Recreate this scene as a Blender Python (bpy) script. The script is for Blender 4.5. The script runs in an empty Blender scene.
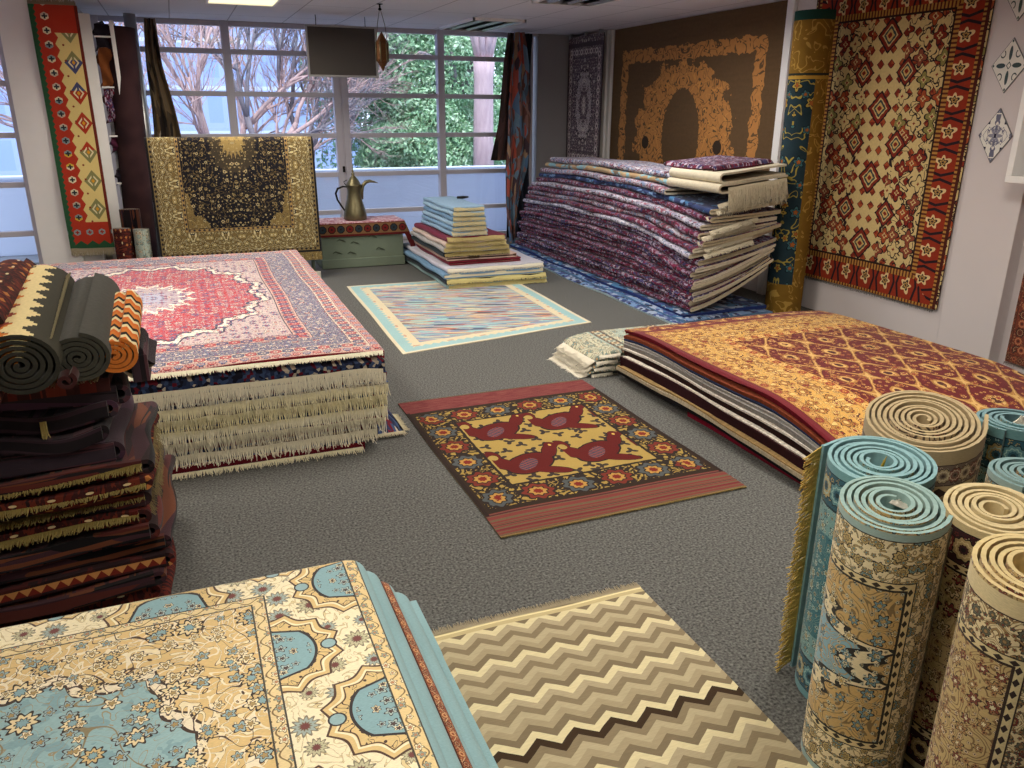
import bpy, math, random
import numpy as np
from mathutils import Vector, Matrix
R_ = math.radians
scn = bpy.context.scene
COL = scn.collection
rng = np.random.default_rng(7)
random.seed(7)

# ------------------------------------------------------------------ camera
CAM_H, F_PX, PITCH, ROLL, YAW = 1.68, 793.77, .33345, .0056735, .386487
fw = Vector((math.sin(YAW)*math.cos(PITCH), math.cos(YAW)*math.cos(PITCH), -math.sin(PITCH)))
rt = Vector((math.cos(YAW), -math.sin(YAW), 0)); up = rt.cross(fw)
rt, up = rt*math.cos(ROLL)+up*math.sin(ROLL), -rt*math.sin(ROLL)+up*math.cos(ROLL)
cd = bpy.data.cameras.new('camera'); cam = bpy.data.objects.new('camera', cd); COL.objects.link(cam)
cam.matrix_world = Matrix(((rt.x, up.x, -fw.x, 0), (rt.y, up.y, -fw.y, 0), (rt.z, up.z, -fw.z, CAM_H), (0, 0, 0, 1)))
cd.sensor_width = 36; cd.lens = F_PX*36/1024; cd.clip_start = .05; cd.clip_end = 200
scn.camera = cam

# ------------------------------------------------------------------ world, sun, lamps, added fill, exposure
vs = scn.view_settings
vs.view_transform = 'Standard'; vs.look = 'None'; vs.gamma = 1; vs.use_curve_mapping = False; vs.exposure = 0
scn.cycles.use_denoising = True
scn.cycles.max_bounces = 6; scn.cycles.diffuse_bounces = 4; scn.cycles.transparent_max_bounces = 12
scn.cycles.sample_clamp_indirect = 6
w = bpy.data.worlds.new('world'); scn.world = w; w.use_nodes = True
wn = w.node_tree; wn.nodes.clear()
sky = wn.nodes.new('ShaderNodeTexSky'); sky.sky_type = 'HOSEK_WILKIE'; sky.turbidity = 5; sky.ground_albedo = .4
sky.sun_direction = (-.3, -.5, .8)
bg = wn.nodes.new('ShaderNodeBackground'); wo = wn.nodes.new('ShaderNodeOutputWorld')
mxw = wn.nodes.new('ShaderNodeMix'); mxw.data_type = 'RGBA'; mxw.inputs[0].default_value = .75
wn.links.new(sky.outputs[0], mxw.inputs[6]); mxw.inputs[7].default_value = (.72, .84, 1.0, 1)
wn.links.new(mxw.outputs[2], bg.inputs[0]); bg.inputs[1].default_value = 3.5
wn.links.new(bg.outputs[0], wo.inputs[0])

def sun(d, e, col):
    l = bpy.data.lights.new('sun', 'SUN'); l.energy = e; l.color = col; l.angle = R_(3)
    o = bpy.data.objects.new('sun', l); COL.objects.link(o)
    o.rotation_euler = Vector(d).to_track_quat('-Z', 'Y').to_euler()
sun((.15, .55, -.8), 3.4, (1, .96, .9))

def area(loc, sx, sy, e, col, spread=170):
    l = bpy.data.lights.new('ceiling_lamp_or_fill', 'AREA'); l.shape = 'RECTANGLE'; l.size = sx; l.size_y = sy
    l.energy = e; l.color = col; l.spread = R_(spread)
    o = bpy.data.objects.new('ceiling_lamp_or_fill', l); COL.objects.link(o); o.location = loc
WARM = (1, .92, .78)
area((.5, 1.35, 2.56), .55, 1.1, 30, WARM)
area((2.9, 2.3, 2.56), .55, 1.1, 46, (1, .93, .82), 170)
area((2.1, 4.8, 2.56), .55, 1.1, 40, (1, .92, .80))
area((-.6, 5.0, 2.56), .55, 1.1, 48, (1, .92, .80))
area((3.6, 6.4, 2.56), .55, 1.1, 34, (1, .95, .88))  # fill light added to brighten the tall stack, no lit fitting here
area((.70, 7.8, 2.56), .55, 1.1, 46, (1, .92, .8))
area((-2.3, 3.4, 2.56), .55, 1.1, 24, WARM)

# ------------------------------------------------------------------ node helper
def lin(c):
    if isinstance(c, str):
        c = tuple(int(c[i:i+2], 16)/255 for i in (0, 2, 4))
    return tuple(((x+.055)/1.055)**2.4 if x > .04045 else x/12.92 for x in c[:3])+(1,)
class G:
    def __init__(s, name):
        s.m = bpy.data.materials.new(name); s.m.use_nodes = True
        s.t = s.m.node_tree; s.t.nodes.clear()
        s.out = s.t.nodes.new('ShaderNodeOutputMaterial')
        s.b = s.t.nodes.new('ShaderNodeBsdfPrincipled'); s.t.links.new(s.b.outputs[0], s.out.inputs[0])
        s.b.inputs['Specular IOR Level'].default_value = .2
    def put(s, sock, v):
        if isinstance(v, N): s.t.links.new(v.s, sock)
        else: sock.default_value = v
    def math(s, op, a, b=None, c=None):
        n = s.t.nodes.new('ShaderNodeMath'); n.operation = op
        s.put(n.inputs[0], a)
        if b is not None: s.put(n.inputs[1], b)
        if c is not None: s.put(n.inputs[2], c)
        return N(s, n.outputs[0])
    def uv(s):
        n = s.t.nodes.new('ShaderNodeUVMap'); n.uv_map = 'UVMap'
        return s.sep(n.outputs[0])
    def sep(s, sock):
        q = s.t.nodes.new('ShaderNodeSeparateXYZ'); s.t.links.new(sock, q.inputs[0])
        return N(s, q.outputs[0]), N(s, q.outputs[1]), N(s, q.outputs[2])
    def obj(s):
        n = s.t.nodes.new('ShaderNodeTexCoord'); return s.sep(n.outputs['Object'])
    def vec(s, x, y, z=0.0):
        n = s.t.nodes.new('ShaderNodeCombineXYZ')
        for i, q in enumerate((x, y, z)): s.put(n.inputs[i], q)
        return n.outputs[0]
    def rnd(s):
        n = s.t.nodes.new('ShaderNodeObjectInfo'); return N(s, n.outputs['Random'])
    def ocol(s):
        n = s.t.nodes.new('ShaderNodeObjectInfo'); return C(s, n.outputs['Color'])
    def noise(s, x, y, z=0.0, scale=1.0, detail=2.0, dist=0.0, rough=.5):
        n = s.t.nodes.new('ShaderNodeTexNoise'); s.t.links.new(s.vec(x, y, z), n.inputs['Vector'])
        n.inputs['Scale'].default_value = scale; n.inputs['Detail'].default_value = detail
        n.inputs['Distortion'].default_value = dist; n.inputs['Roughness'].default_value = rough
        return N(s, n.outputs[0])
    def voro(s, x, y, rand=1.0, metric='EUCLIDEAN'):
        n = s.t.nodes.new('ShaderNodeTexVoronoi'); n.voronoi_dimensions = '2D'; n.distance = metric
        s.t.links.new(s.vec(x, y), n.inputs['Vector']); n.inputs['Scale'].default_value = 1; n.inputs['Randomness'].default_value = rand
        cx, cy, _ = s.sep(n.outputs['Color']); px, py, _ = s.sep(n.outputs['Position'])
        return N(s, n.outputs['Distance']), cx, cy, x-px, y-py
    def mix(s, a, b, f):
        n = s.t.nodes.new('ShaderNodeMix'); n.data_type = 'RGBA'
        s.put(n.inputs[0], f)
        for i, q in ((6, a), (7, b)):
            if isinstance(q, C): s.t.links.new(q.s, n.inputs[i])
            else: n.inputs[i].default_value = lin(q)
        return C(s, n.outputs[2])
    def ramp(s, f, cols, mode='CONSTANT'):
        n = s.t.nodes.new('ShaderNodeValToRGB'); n.color_ramp.interpolation = mode
        e = n.color_ramp.elements
        k = len(cols); e.remove(e[1]); e[0].position = 0; e[0].color = lin(cols[0])
        for i, c in enumerate(cols[1:], 1):
            q = e.new(i/k if mode == 'CONSTANT' else i/max(1, k-1)); q.color = lin(c)
        s.put(n.inputs[0], f)
        return C(s, n.outputs[0])
    def mul(s, c, f):
        n = s.t.nodes.new('ShaderNodeVectorMath'); n.operation = 'SCALE'
        s.t.links.new(c.s, n.inputs[0]); s.put(n.inputs[3], f); return C(s, n.outputs[0])
    def done(s, col, rough=.95, bump=None, bs=.3, bd=.002, metal=0, sheen=0):
        if isinstance(col, C): s.t.links.new(col.s, s.b.inputs['Base Color'])
        else: s.b.inputs['Base Color'].default_value = lin(col)
        s.b.inputs['Roughness'].default_value = rough; s.b.inputs['Metallic'].default_value = metal
        if sheen: s.b.inputs['Sheen Weight'].default_value = sheen
        if bump is not None:
            n = s.t.nodes.new('ShaderNodeBump'); n.inputs['Strength'].default_value = bs; n.inputs['Distance'].default_value = bd
            s.put(n.inputs['Height'], bump); s.t.links.new(n.outputs[0], s.b.inputs['Normal'])
        return s.m
class N:
    def __init__(s, g, sock): s.g = g; s.s = sock
    def _o(s, op, b=None, c=None): return s.g.math(op, s, b, c)
    def __add__(s, o): return s._o('ADD', o)
    __radd__ = __add__
    def __sub__(s, o): return s._o('SUBTRACT', o)
    def __rsub__(s, o): return s.g.math('SUBTRACT', o, s)
    def __mul__(s, o): return s._o('MULTIPLY', o)
    __rmul__ = __mul__
    def __truediv__(s, o): return s._o('DIVIDE', o)
    def __gt__(s, o): return s._o('GREATER_THAN', o)
    def __lt__(s, o): return s._o('LESS_THAN', o)
    def abs(s): return s._o('ABSOLUTE')
    def sin(s): return s._o('SINE')
    def cos(s): return s._o('COSINE')
    def fract(s): return s._o('FRACT')
    def floor(s): return s._o('FLOOR')
    def min(s, o): return s._o('MINIMUM', o)
    def max(s, o): return s._o('MAXIMUM', o)
    def sqrt(s): return s._o('SQRT')
    def sq(s): return s*s
class C(N): pass
PI2 = math.tau
def hyp(x, y): return (x*x+y*y).sqrt()
def at2(g, y, x): return g.math('ARCTAN2', y, x)
def tri(x, p):                       # centred repeat: position inside a cell of width p, in -p/2..p/2
    return ((x/p).fract()-.5)*p
def band(x, a, b): return (x > a)*(x < b)
def line(x, w): return x.abs() < w
def contour(g, u, v, scale, k, wd, seed=0.0):
    n = g.noise(u, v, seed, scale, 1.5, .8)
    return line((n*k).fract()-.5, wd)
def flowers(g, col, u, v, sc, R, petals, dark, fa, fb, heart, rand=.7, amp=.28, mask=None):
    d, ca, cb, lx, ly = g.voro(u*sc, v*sc, rand)
    th = at2(g, ly, lx)
    rad = d/((th*petals+ca*6.3).cos()*amp+1.0)/(cb*.6+.6)
    def m(x): return x if mask is None else x*mask
    col = g.mix(col, dark, m(rad < R))
    col = g.mix(col, g.mix(fa, fb, ca > .5), m(rad < R*.8))
    col = g.mix(col, dark, m(band(rad, R*.36, R*.46)))
    col = g.mix(col, heart, m(rad < R*.36))
    return col
def pile_bump(g, u, v): return g.noise(u, v, 0.0, 420, 2, 0)
def rug_tint(g, col, u, v, a=.16):    # faint dye variation of the wool
    n = g.noise(u, v, 3.0, 3.5, 3, 0); n2 = g.noise(u, v*6, 9.0, 90, 1, 0)
    return g.mul(col, (n-.5)*a*2+(n2-.5)*.5+1.0)

def persian(name, W, L, bands, field, corner, med, dark, fl, lob=8, a=.75, b=.75, fs=9, R=.34, scroll=14, scroll_col=None,
            cs=6.0, ring=None, medr=.36, heart=None, fshape=2.0, off=(0, 0), rough=.95, cw=.10, bumpy=.3, scallop=.10, ogee=None):
    """a knotted rug: borders from the outer edge inwards, cornered field, lobed centre; uv in metres from its middle"""
    g = G(name); u, v, _ = g.uv()
    if off != (0, 0): u = u+off[0]; v = v+off[1]
    au, av = u.abs(), v.abs()
    eu, ev = W-au, L-av
    e = eu.min(ev)
    side = eu < ev
    s_ = side*v+(1.0-side)*u
    bw = sum(x[0] for x in bands)
    fu, fv = W-bw, L-bw
    # field
    x, y = au/(fu*a), av/(fv*b)
    if fshape == 2: r = hyp(x, y)
    else: r = ((x._o('POWER', fshape))+(y._o('POWER', fshape)))._o('POWER', 1/fshape)
    th = at2(g, y, x)
    wob = (th*lob).cos().abs()*scallop+(th*lob*2.5).cos().abs()*scallop*.4
    r = r+wob-scallop*.7
    col = g.mix(corner, field, r < 1.0)
    sc = scroll_col or dark
    nn = (g.noise(au, av, 2.0, cs, 1.5, .8)*scroll).fract()-.5
    col = g.mix(col, dark, line(nn, cw*1.7)*.6); col = g.mix(col, g.mix(sc, corner, (r < 1.0)), line(nn, cw))
    if ring: col = g.mix(col, ring, line(r-1.0, .035)); col = g.mix(col, dark, line(r-.955, .014)); col = g.mix(col, dark, line(r-1.045, .012))
    if med:
        col = g.mix(col, med, r < medr); col = g.mix(col, ring or dark, line(r-medr, .03))
        col = g.mix(col, heart or field, r < medr*.5)
    if ogee:
        val = (u*(PI2/ogee[0])).cos()+(v*(PI2/ogee[1])).cos()+(g.noise(au, av, 1.0, 14, 2)-.5)*.5
        col = g.mix(col, dark, line(val, .24)); col = g.mix(col, ogee[2], line(val, .19)); col = g.mix(col, ogee[3], line(val, .06))
        col = g.mix(col, ogee[2], val.abs() > 1.62); col = g.mix(col, ogee[3], val.abs() > 1.78); col = g.mix(col, dark, val.abs() > 1.92)
    col = flowers(g, col, au, av, fs, R, 6, dark, fl[0], fl[1], fl[2])
    col = flowers(g, col, au+3.3, av+1.7, fs*2.2, R*.8, 5, fl[1], fl[2], fl[0], dark, mask=None)
    # borders
    p = 0.0
    for bd in bands:
        wd, kind, cc = bd[0], bd[1], bd[2]
        inb = band(e, p, p+wd); mid = p+wd/2; t = e-mid
        bc = g.mix(cc[0], cc[0], 0.0)
        if kind == 'vine':
            P = bd[3] if len(bd) > 3 else wd*1.6
            bc = g.mix(bc, cc[1], line(t-(s_*(PI2/P)).sin()*(wd*.30), wd*.045))
            sl = tri(s_, P/2); rr = hyp(sl, t); tt = at2(g, t, sl); alt = ((s_/P).fract() > .5)
            rad = rr/((tt*10.0).cos()*.09+1.0)
            bc = g.mix(bc, cc[4] if len(cc) > 4 else dark, rad < wd*.36)
            bc = g.mix(bc, g.mix(cc[2], cc[3], alt), rad < wd*.32); bc = g.mix(bc, cc[1], band(rad, wd*.20, wd*.235))
            bc = g.mix(bc, cc[0], rad < wd*.14); bc = g.mix(bc, dark, rad < wd*.07)
            bc = flowers(g, bc, s_*1.0, t*1.0, 4.6/wd, .36, 5, dark, cc[1], cc[2], cc[0], mask=(rad > wd*.37))
        elif kind == 'scroll':
            P = bd[3]; q = tri(s_, P).abs(); nb = (g.noise(q, t, 6.0, bd[4] if len(bd) > 4 else 14, 1.5, 1.2)*7.0).fract()-.5
            bc = g.mix(bc, dark, line(nb, .15)); bc = g.mix(bc, cc[1], line(nb, .095))
            bc = flowers(g, bc, q, t, 2.4/wd, .30, 8, dark, cc[2], cc[3], cc[1], .6, .14)
            bc = flowers(g, bc, q+4.0, t, 5.5/wd, .30, 5, dark, cc[3], cc[1], cc[2], .9, .2)
        elif kind == 'dots':
            P = wd*1.5; sl = tri(s_, P)
            bc = g.mix(bc, cc[1], (sl.abs()/(P*.36)+t.abs()/(wd*.36)) < 1.0)
        elif kind == 'wave':
            P = wd*2.4
            bc = g.mix(bc, cc[1], t > ((s_*(PI2/P)).sin()*(wd*.25)))
        col = g.mix(col, bc, inb)
        col = g.mix(col, dark, line(e-(p+wd), .003))
        p += wd
    col = rug_tint(g, col, u, v)
    return g.done(col, rough, pile_bump(g, u, v), bumpy, .002, sheen=.15)

def plain(name, c, rough=.9, metal=0, var=.12, sc=12, bump=0, bsc=200):
    g = G(name); x, y, z = g.obj(); n = g.noise(x, y, z, sc, 4)
    col = g.mix(c, c, 0.0); col = g.mul(col, (n-.5)*var*2+1.0)
    return g.done(col, rough, g.noise(x, y, z, bsc, 2) if bump else None, bump, .003, metal)
def rimfleck(name, cols, sc=40, dark='1c1c2c', stretch=1.0):
    g = G(name); x, y, z = g.obj()
    d, ca, cb, _, _ = g.voro(x*sc*stretch+y*7.0, z*sc, 1)
    col = g.ramp(ca, cols); col = g.mix(col, dark, cb > .8)
    return g.done(col, .96, g.noise(x, y, z, 300, 2), .4, .003)
def fleck(name, cols, sc=55, stretch=1.0, cshift=.0, line_col=None, dark='1a1215'):
    """worn wool seen from the side of a fold: cells of the rug's colours"""
    g = G(name); u, v, _ = g.uv(); r = g.rnd()
    n0 = g.noise(u, v*stretch, r*20.0, 5, 2)
    d, ca, cb, _, _ = g.voro(u*sc+r*37.0, v*sc*stretch*.6, 1)
    col = g.ramp((ca*.42+r*.9+n0*.6).fract(), cols)
    d2, c2, c3, _, _ = g.voro(u*sc*.4+r*11.0, v*sc*.4*stretch, 1)
    col = g.mix(col, g.ramp((c2*.4+r).fract(), cols), (c3 > .5))
    col = g.mix(col, dark, ca > .86)
    if line_col: col = g.mix(col, line_col, contour(g, u, v, 9, 8, .1, 4.0))
    return g.done(col, .97, g.noise(u, v, 0.0, 300, 2), .4, .003, sheen=.1)
def tone(name, cshade=.25, sc=60):
    """wool or cotton in the object's own dye colour"""
    g = G(name); u, v, _ = g.uv(); c = g.ocol()
    n = g.noise(u, v, g.rnd()*9.0, sc, 3)
    return g.done(g.mul(c, (n-.5)*cshade*2+1.0), .96, n, .35, .003, sheen=.1)

# ------------------------------------------------------------------ mesh helpers
def tag(o, label=None, cat=None, group=None, kind=None):
    if label: o['label'] = label
    if cat: o['category'] = cat
    if group: o['group'] = group
    if kind: o['kind'] = kind
    return o
def empty(name, loc=(0, 0, 0)):
    o = bpy.data.objects.new(name, None); COL.objects.link(o); o.location = loc; o.empty_display_size = .05; return o
def link(name, me, mats, parent=None, color=None):
    o = bpy.data.objects.new(name, me); COL.objects.link(o)
    for m in (mats if isinstance(mats, (list, tuple)) else [mats]): me.materials.append(m)
    if parent is not None:
        o.parent = parent; o.matrix_parent_inverse = Matrix.Translation(-parent.location)
    if color: o.color = lin(color)
    return o
class MB:
    def __init__(s): s.v = []; s.f = []; s.mi = []; s.sm = []; s.uvs = []
    def add(s, vs, fs, mi=0, smooth=False, uv=None):
        b = len(s.v); s.v += [tuple(q) for q in vs]
        for k, f in enumerate(fs):
            s.f.append(tuple(b+i for i in f)); s.mi.append(mi); s.sm.append(smooth)
        return s
    def box(s, a, b, mi=0, bev=0.0):
        x0, y0, z0 = [min(p, q) for p, q in zip(a, b)]; x1, y1, z1 = [max(p, q) for p, q in zip(a, b)]
        vs = [(x0, y0, z0), (x1, y0, z0), (x1, y1, z0), (x0, y1, z0), (x0, y0, z1), (x1, y0, z1), (x1, y1, z1), (x0, y1, z1)]
        return s.add(vs, [(0, 3, 2, 1), (4, 5, 6, 7), (0, 1, 5, 4), (1, 2, 6, 5), (2, 3, 7, 6), (3, 0, 4, 7)], mi)
    def tube(s, pts, rad, n=8, mi=0, caps=True):
        pts = [Vector(p) for p in pts]; rad = rad if isinstance(rad, (list, tuple)) else [rad]*len(pts)
        vs = []; pn = None
        for i, p in enumerate(pts):
            d = (pts[min(i+1, len(pts)-1)]-pts[max(i-1, 0)]).normalized()
            if pn is None: pn = d.orthogonal().normalized()
            pn = (pn-d*pn.dot(d)).normalized(); q = d.cross(pn)
            for k in range(n):
                a = PI2*k/n; vs.append(p+(pn*math.cos(a)+q*math.sin(a))*rad[i])
        fs = []
        for i in range(len(pts)-1):
            for k in range(n):
                k2 = (k+1) % n; fs.append((i*n+k, i*n+k2, (i+1)*n+k2, (i+1)*n+k))
        s.add(vs, fs, mi, True)
        if caps:
            b = len(s.v)-len(vs)
            s.f.append(tuple(b+k for k in reversed(range(n)))); s.mi.append(mi); s.sm.append(False)
            s.f.append(tuple(b+(len(pts)-1)*n+k for k in range(n))); s.mi.append(mi); s.sm.append(False)
        return s
    def lathe(s, prof, c=(0, 0, 0), n=32, mi=0, sq=None):
        vs = []
        for r, z in prof:
            for k in range(n):
                a = PI2*k/n; vs.append((c[0]+r*math.cos(a), c[1]+r*math.sin(a), c[2]+z))
        fs = [(i*n+k, i*n+(k+1) % n, (i+1)*n+(k+1) % n, (i+1)*n+k) for i in range(len(prof)-1) for k in range(n)]
        fs.append(tuple(reversed(range(n)))); fs.append(tuple((len(prof)-1)*n+k for k in range(n)))
        return s.add(vs, fs, mi, n > 9)
    def mesh(s, name):
        me = bpy.data.meshes.new(name); me.from_pydata(s.v, [], s.f)
        me.polygons.foreach_set('material_index', s.mi); me.polygons.foreach_set('use_smooth', s.sm)
        me.update(); return me
    def build(s, name, mats, parent=None, color=None, bevel=0, uvbox=False):
        me = s.mesh(name)
        o = link(name, me, mats, parent, color)
        if bevel:
            md = o.modifiers.new('bevel', 'BEVEL'); md.width = bevel; md.segments = 2; md.limit_method = 'ANGLE'
        return o

def slab(name, F, nu, nv, th, mats, parent=None, uv=None, color=None, flip=False):
    """a thick sheet. F(s,t) -> (..,3) top surface; uv(s,t) in metres; mats = [top, underside, rim]"""
    s, t = np.meshgrid(np.linspace(0, 1, nu+1), np.linspace(0, 1, nv+1), indexing='ij')
    P = np.stack([np.broadcast_to(q, s.shape) for q in F(s, t)], -1).astype(float)
    du = np.gradient(P, axis=0); dv = np.gradient(P, axis=1)
    nn = np.cross(du, dv); nn /= np.linalg.norm(nn, axis=-1, keepdims=True)+1e-12
    if flip: nn = -nn
    B = P-nn*th
    U = np.stack(uv(s, t), -1) if uv else np.stack([s, t], -1)
    n = (nu+1)*(nv+1); idx = np.arange(n).reshape(nu+1, nv+1)
    V = np.concatenate([P.reshape(-1, 3), B.reshape(-1, 3)])
    a, b, c, d = idx[:-1, :-1].ravel(), idx[1:, :-1].ravel(), idx[1:, 1:].ravel(), idx[:-1, 1:].ravel()
    top = np.stack([a, b, c, d], 1); bot = np.stack([d, c, b, a], 1)+n
    ring = np.concatenate([idx[:, 0], idx[-1, 1:], idx[-2::-1, -1], idx[0, -2:0:-1]])
    r2 = np.roll(ring, -1); side = np.stack([ring+n, r2+n, r2, ring], 1)
    if flip: top = top[:, ::-1]; bot = bot[:, ::-1]; side = side[:, ::-1]
    Fc = np.concatenate([top, bot, side])
    me = bpy.data.meshes.new(name)
    me.vertices.add(len(V)); me.vertices.foreach_set('co', V.ravel())
    me.loops.add(Fc.size); me.loops.foreach_set('vertex_index', Fc.ravel().astype(np.int32))
    me.polygons.add(len(Fc)); me.polygons.foreach_set('loop_start', np.arange(0, Fc.size, 4, dtype=np.int32))
    mi = np.zeros(len(Fc), np.int32); mi[len(top):] = 1; mi[len(top)*2:] = 2
    mats = list(mats) if isinstance(mats, (list, tuple)) else [mats]
    mi = np.minimum(mi, len(mats)-1)
    me.polygons.foreach_set('material_index', mi)
    sm = np.ones(len(Fc), bool); sm[len(top)*2:] = False
    me.polygons.foreach_set('use_smooth', sm)
    UV = np.concatenate([U.reshape(-1, 2)]*2)
    ul = me.uv_layers.new(name='UVMap'); ul.data.foreach_set('uv', UV[Fc.ravel()].ravel().astype(np.float32))
    me.update(calc_edges=True)
    E = np.empty(len(me.edges)*2, np.int32); me.edges.foreach_get('vertices', E); E = E.reshape(-1, 2)
    isr = np.zeros(len(V), bool); isr[ring] = True; isr[ring+n] = True
    sh = isr[E[:, 0]] & isr[E[:, 1]]
    at = me.attributes.new('sharp_edge', 'BOOLEAN', 'EDGE'); at.data.foreach_set('value', sh)
    return link(name, me, mats, parent, color)

def flat_rug(name, c4, th, mats, W, L, parent=None, nu=24, nv=24, z=0.0, wav=.002, seed=0, uvc=(0, 0)):
    """rug on the floor; c4 = its corners near-left, near-right, far-right, far-left"""
    a, b, c, d = [np.array(p, float) for p in c4]
    def F(s, t):
        x = (1-s)*(1-t)*a[0]+s*(1-t)*b[0]+s*t*c[0]+(1-s)*t*d[0]
        y = (1-s)*(1-t)*a[1]+s*(1-t)*b[1]+s*t*c[1]+(1-s)*t*d[1]
        x = x+wav*1.5*np.sin(t*9+seed); y = y+wav*1.5*np.sin(s*11+seed*2)
        return x, y, z+th+wav*(1+np.sin(s*7+seed)*np.cos(t*5+seed))*np.minimum(1, 8*np.minimum(np.minimum(s, 1-s), np.minimum(t, 1-t)))
    return slab(name, F, nu, nv, th, mats, parent, uv=lambda s, t: ((s-.5)*2*W+uvc[0], (t-.5)*2*L+uvc[1]))

def fringe(name, pts, out, length, n, mat, parent, wd=.0022, jitter=.25, droop=.0, curl=.4, color=None, seed=1, min_z=None, segs=3):
    """loose end threads: n strands rooted along the polyline pts, heading along `out` and falling by droop"""
    rg = np.random.default_rng(seed)
    pts = np.array(pts, float); seg = np.linalg.norm(np.diff(pts, axis=0), axis=1); cum = np.r_[0, np.cumsum(seg)]
    q = np.sort(rg.random(n)*.3+np.arange(n))/n*cum[-1]
    base = np.stack([np.interp(q, cum, pts[:, k]) for k in range(3)], 1)
    out = np.array(out, float); out /= np.linalg.norm(out)
    along = pts[-1]-pts[0]; along /= np.linalg.norm(along)
    side2 = np.cross(out, along)
    clump = np.sin(q*90)*.5+rg.normal(0, 1, n)*.7
    ln = length*(1+rg.normal(0, jitter*.5, n))
    V = []; Fs = []
    for i in range(segs+1):
        k = i/segs
        c = base+out*(ln*k)[:, None]+along*(clump*curl*ln*.25*k*k)[:, None]+side2*(rg.normal(0, .06, n)*ln*k)[:, None]
        c[:, 2] -= droop*ln*k*k
        if min_z is not None: c[:, 2] = np.maximum(c[:, 2], min_z+wd)
        r = wd*(1-.55*k)
        for j in range(3):
            a = PI2*j/3; V.append(c+along*(math.cos(a)*r)+side2*(math.sin(a)*r))
    V = np.concatenate(V)   # layout: (segs+1)*3 blocks of n
    i = np.arange(n)
    for sgm in range(segs):
        for j in range(3):
            j2 = (j+1) % 3
            Fs.append(np.stack([(sgm*3+j)*n+i, (sgm*3+j2)*n+i, (sgm*3+3+j2)*n+i, (sgm*3+3+j)*n+i], 1))
    Fs = np.concatenate(Fs)
    me = bpy.data.meshes.new(name)
    me.vertices.add(len(V)); me.vertices.foreach_set('co', V.ravel())
    me.loops.add(Fs.size); me.loops.foreach_set('vertex_index', Fs.ravel().astype(np.int32))
    me.polygons.add(len(Fs)); me.polygons.foreach_set('loop_start', np.arange(0, Fs.size, 4, dtype=np.int32))
    me.uv_layers.new(name='UVMap'); me.update(calc_edges=True)
    return link(name, me, mat, parent, color)

def fold_path(x0, x1, z, h, turn=14, layers=2, seed=0):
    """cross-section of a rug folded in two (or four): list of (x,z) with the fold on the x0 side"""
    r = h/2; pts = []
    for i in range(12): k = i/12; pts.append((x1+(x0+r-x1)*k, z+h))
    for i in range(turn+1):
        a = math.pi/2+math.pi*i/turn; pts.append((x0+r+r*math.cos(a), z+r+r*math.sin(a)))
    for i in range(1, 13): k = i/12; pts.append((x0+r+(x1-x0-r)*k, z))
    return np.array(pts)
def ribbon(name, path, tr, t0, t1, th, mats, parent=None, nv=24, color=None, flip=False, uoff=0, uend=None, uarr=None):
    """path (n,2) swept from t0 to t1; tr(a,b,t)->xyz"""
    seg = np.r_[0, np.cumsum(np.linalg.norm(np.diff(path, axis=0), axis=1))]; n = len(path)-1
    if uend is not None: uoff = uend-seg[-1]/2
    if uarr is not None: seg = uarr; uoff = 0
    ctr = seg[-1]/2 if uarr is None else 0
    def F(s, t):
        q = s*n; a = np.interp(q, np.arange(n+1), path[:, 0]); b = np.interp(q, np.arange(n+1), path[:, 1])
        return tr(a, b, t0+(t1-t0)*t)
    return slab(name, F, n, nv, th, mats, parent, uv=lambda s, t: (np.interp(s*n, np.arange(n+1), seg)-ctr+uoff, (t-.5)*(t1-t0)), color=color, flip=flip)
# ------------------------------------------------------------------ materials
def carpet_mat():
    g = G('floor_carpet'); x, y, z = g.obj()
    n = g.noise(x, y, 0.0, 105, 2); n2 = g.noise(x, y, 4.0, 60, 3); n3 = g.noise(x, y, 8.0, 1.2, 3)
    col = g.mix('333332', '7d7d7a', ((n-.5)*2.1+.5)._o('MULTIPLY', 1.0))
    col = g.mul(col, (n2-.5)*.7+(n3-.5)*.12+1.0)
    return g.done(col, 1, n, .6, .004)
M = {}
M['floor'] = carpet_mat()
M['wall'] = plain('painted_wall', 'd6cece', .7, var=.03, sc=3)
M['greywall'] = plain('grey_wall', 'a3a0a0', .7, var=.03, sc=3)
M['frame'] = plain('window_metal', 'c6c2cc', .45, .0, var=.04)
M['white'] = plain('white_paint', 'f0eeec', .5, var=.03)
M['navy'] = plain('navy_cloth', '20242f', .9, var=.2)
M['parapet'] = plain('parapet_render', 'd9e0f5', .9, var=.03, sc=1)
M['cotton'] = tone('cotton_threads', .12, 30)
M['wool'] = tone('dyed_wool')
M['foam'] = plain('rug_backing', 'b9ab93', .95, var=.15, sc=80)
M['brass'] = plain('aged_brass', '756e54', .40, .8, var=.25, sc=30)
M['dark'] = plain('dark_iron', '1d1b1a', .5, .3)
M['chest'] = plain('faded_green_paint', '74806f', .8, var=.1, sc=9)
M['board'] = plain('backlit_grey_board', '4a4643', .6, var=.03)  # dark grey holds the board's backlit shade in its colour
M['alu'] = plain('aluminium', 'a7a7a8', .35, .6)
def ceil_mat():
    g = G('ceiling_tiles'); x, y, z = g.obj()
    lx = tri(x-.09, .6); ly = tri(y-.02, 1.2)     # joints of the suspended tiles
    n = g.noise(x, y, 0.0, 240, 2)
    col = g.mix('d2ced2', 'e6e2e6', n)
    e = (.3-lx.abs()).min(.6-ly.abs())
    col = g.mix(col, 'a5a1a6', e < .006)
    return g.done(col, .9, (e > .009)*1.0+n*.1, .5, .004)
M['ceiling'] = ceil_mat()
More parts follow.
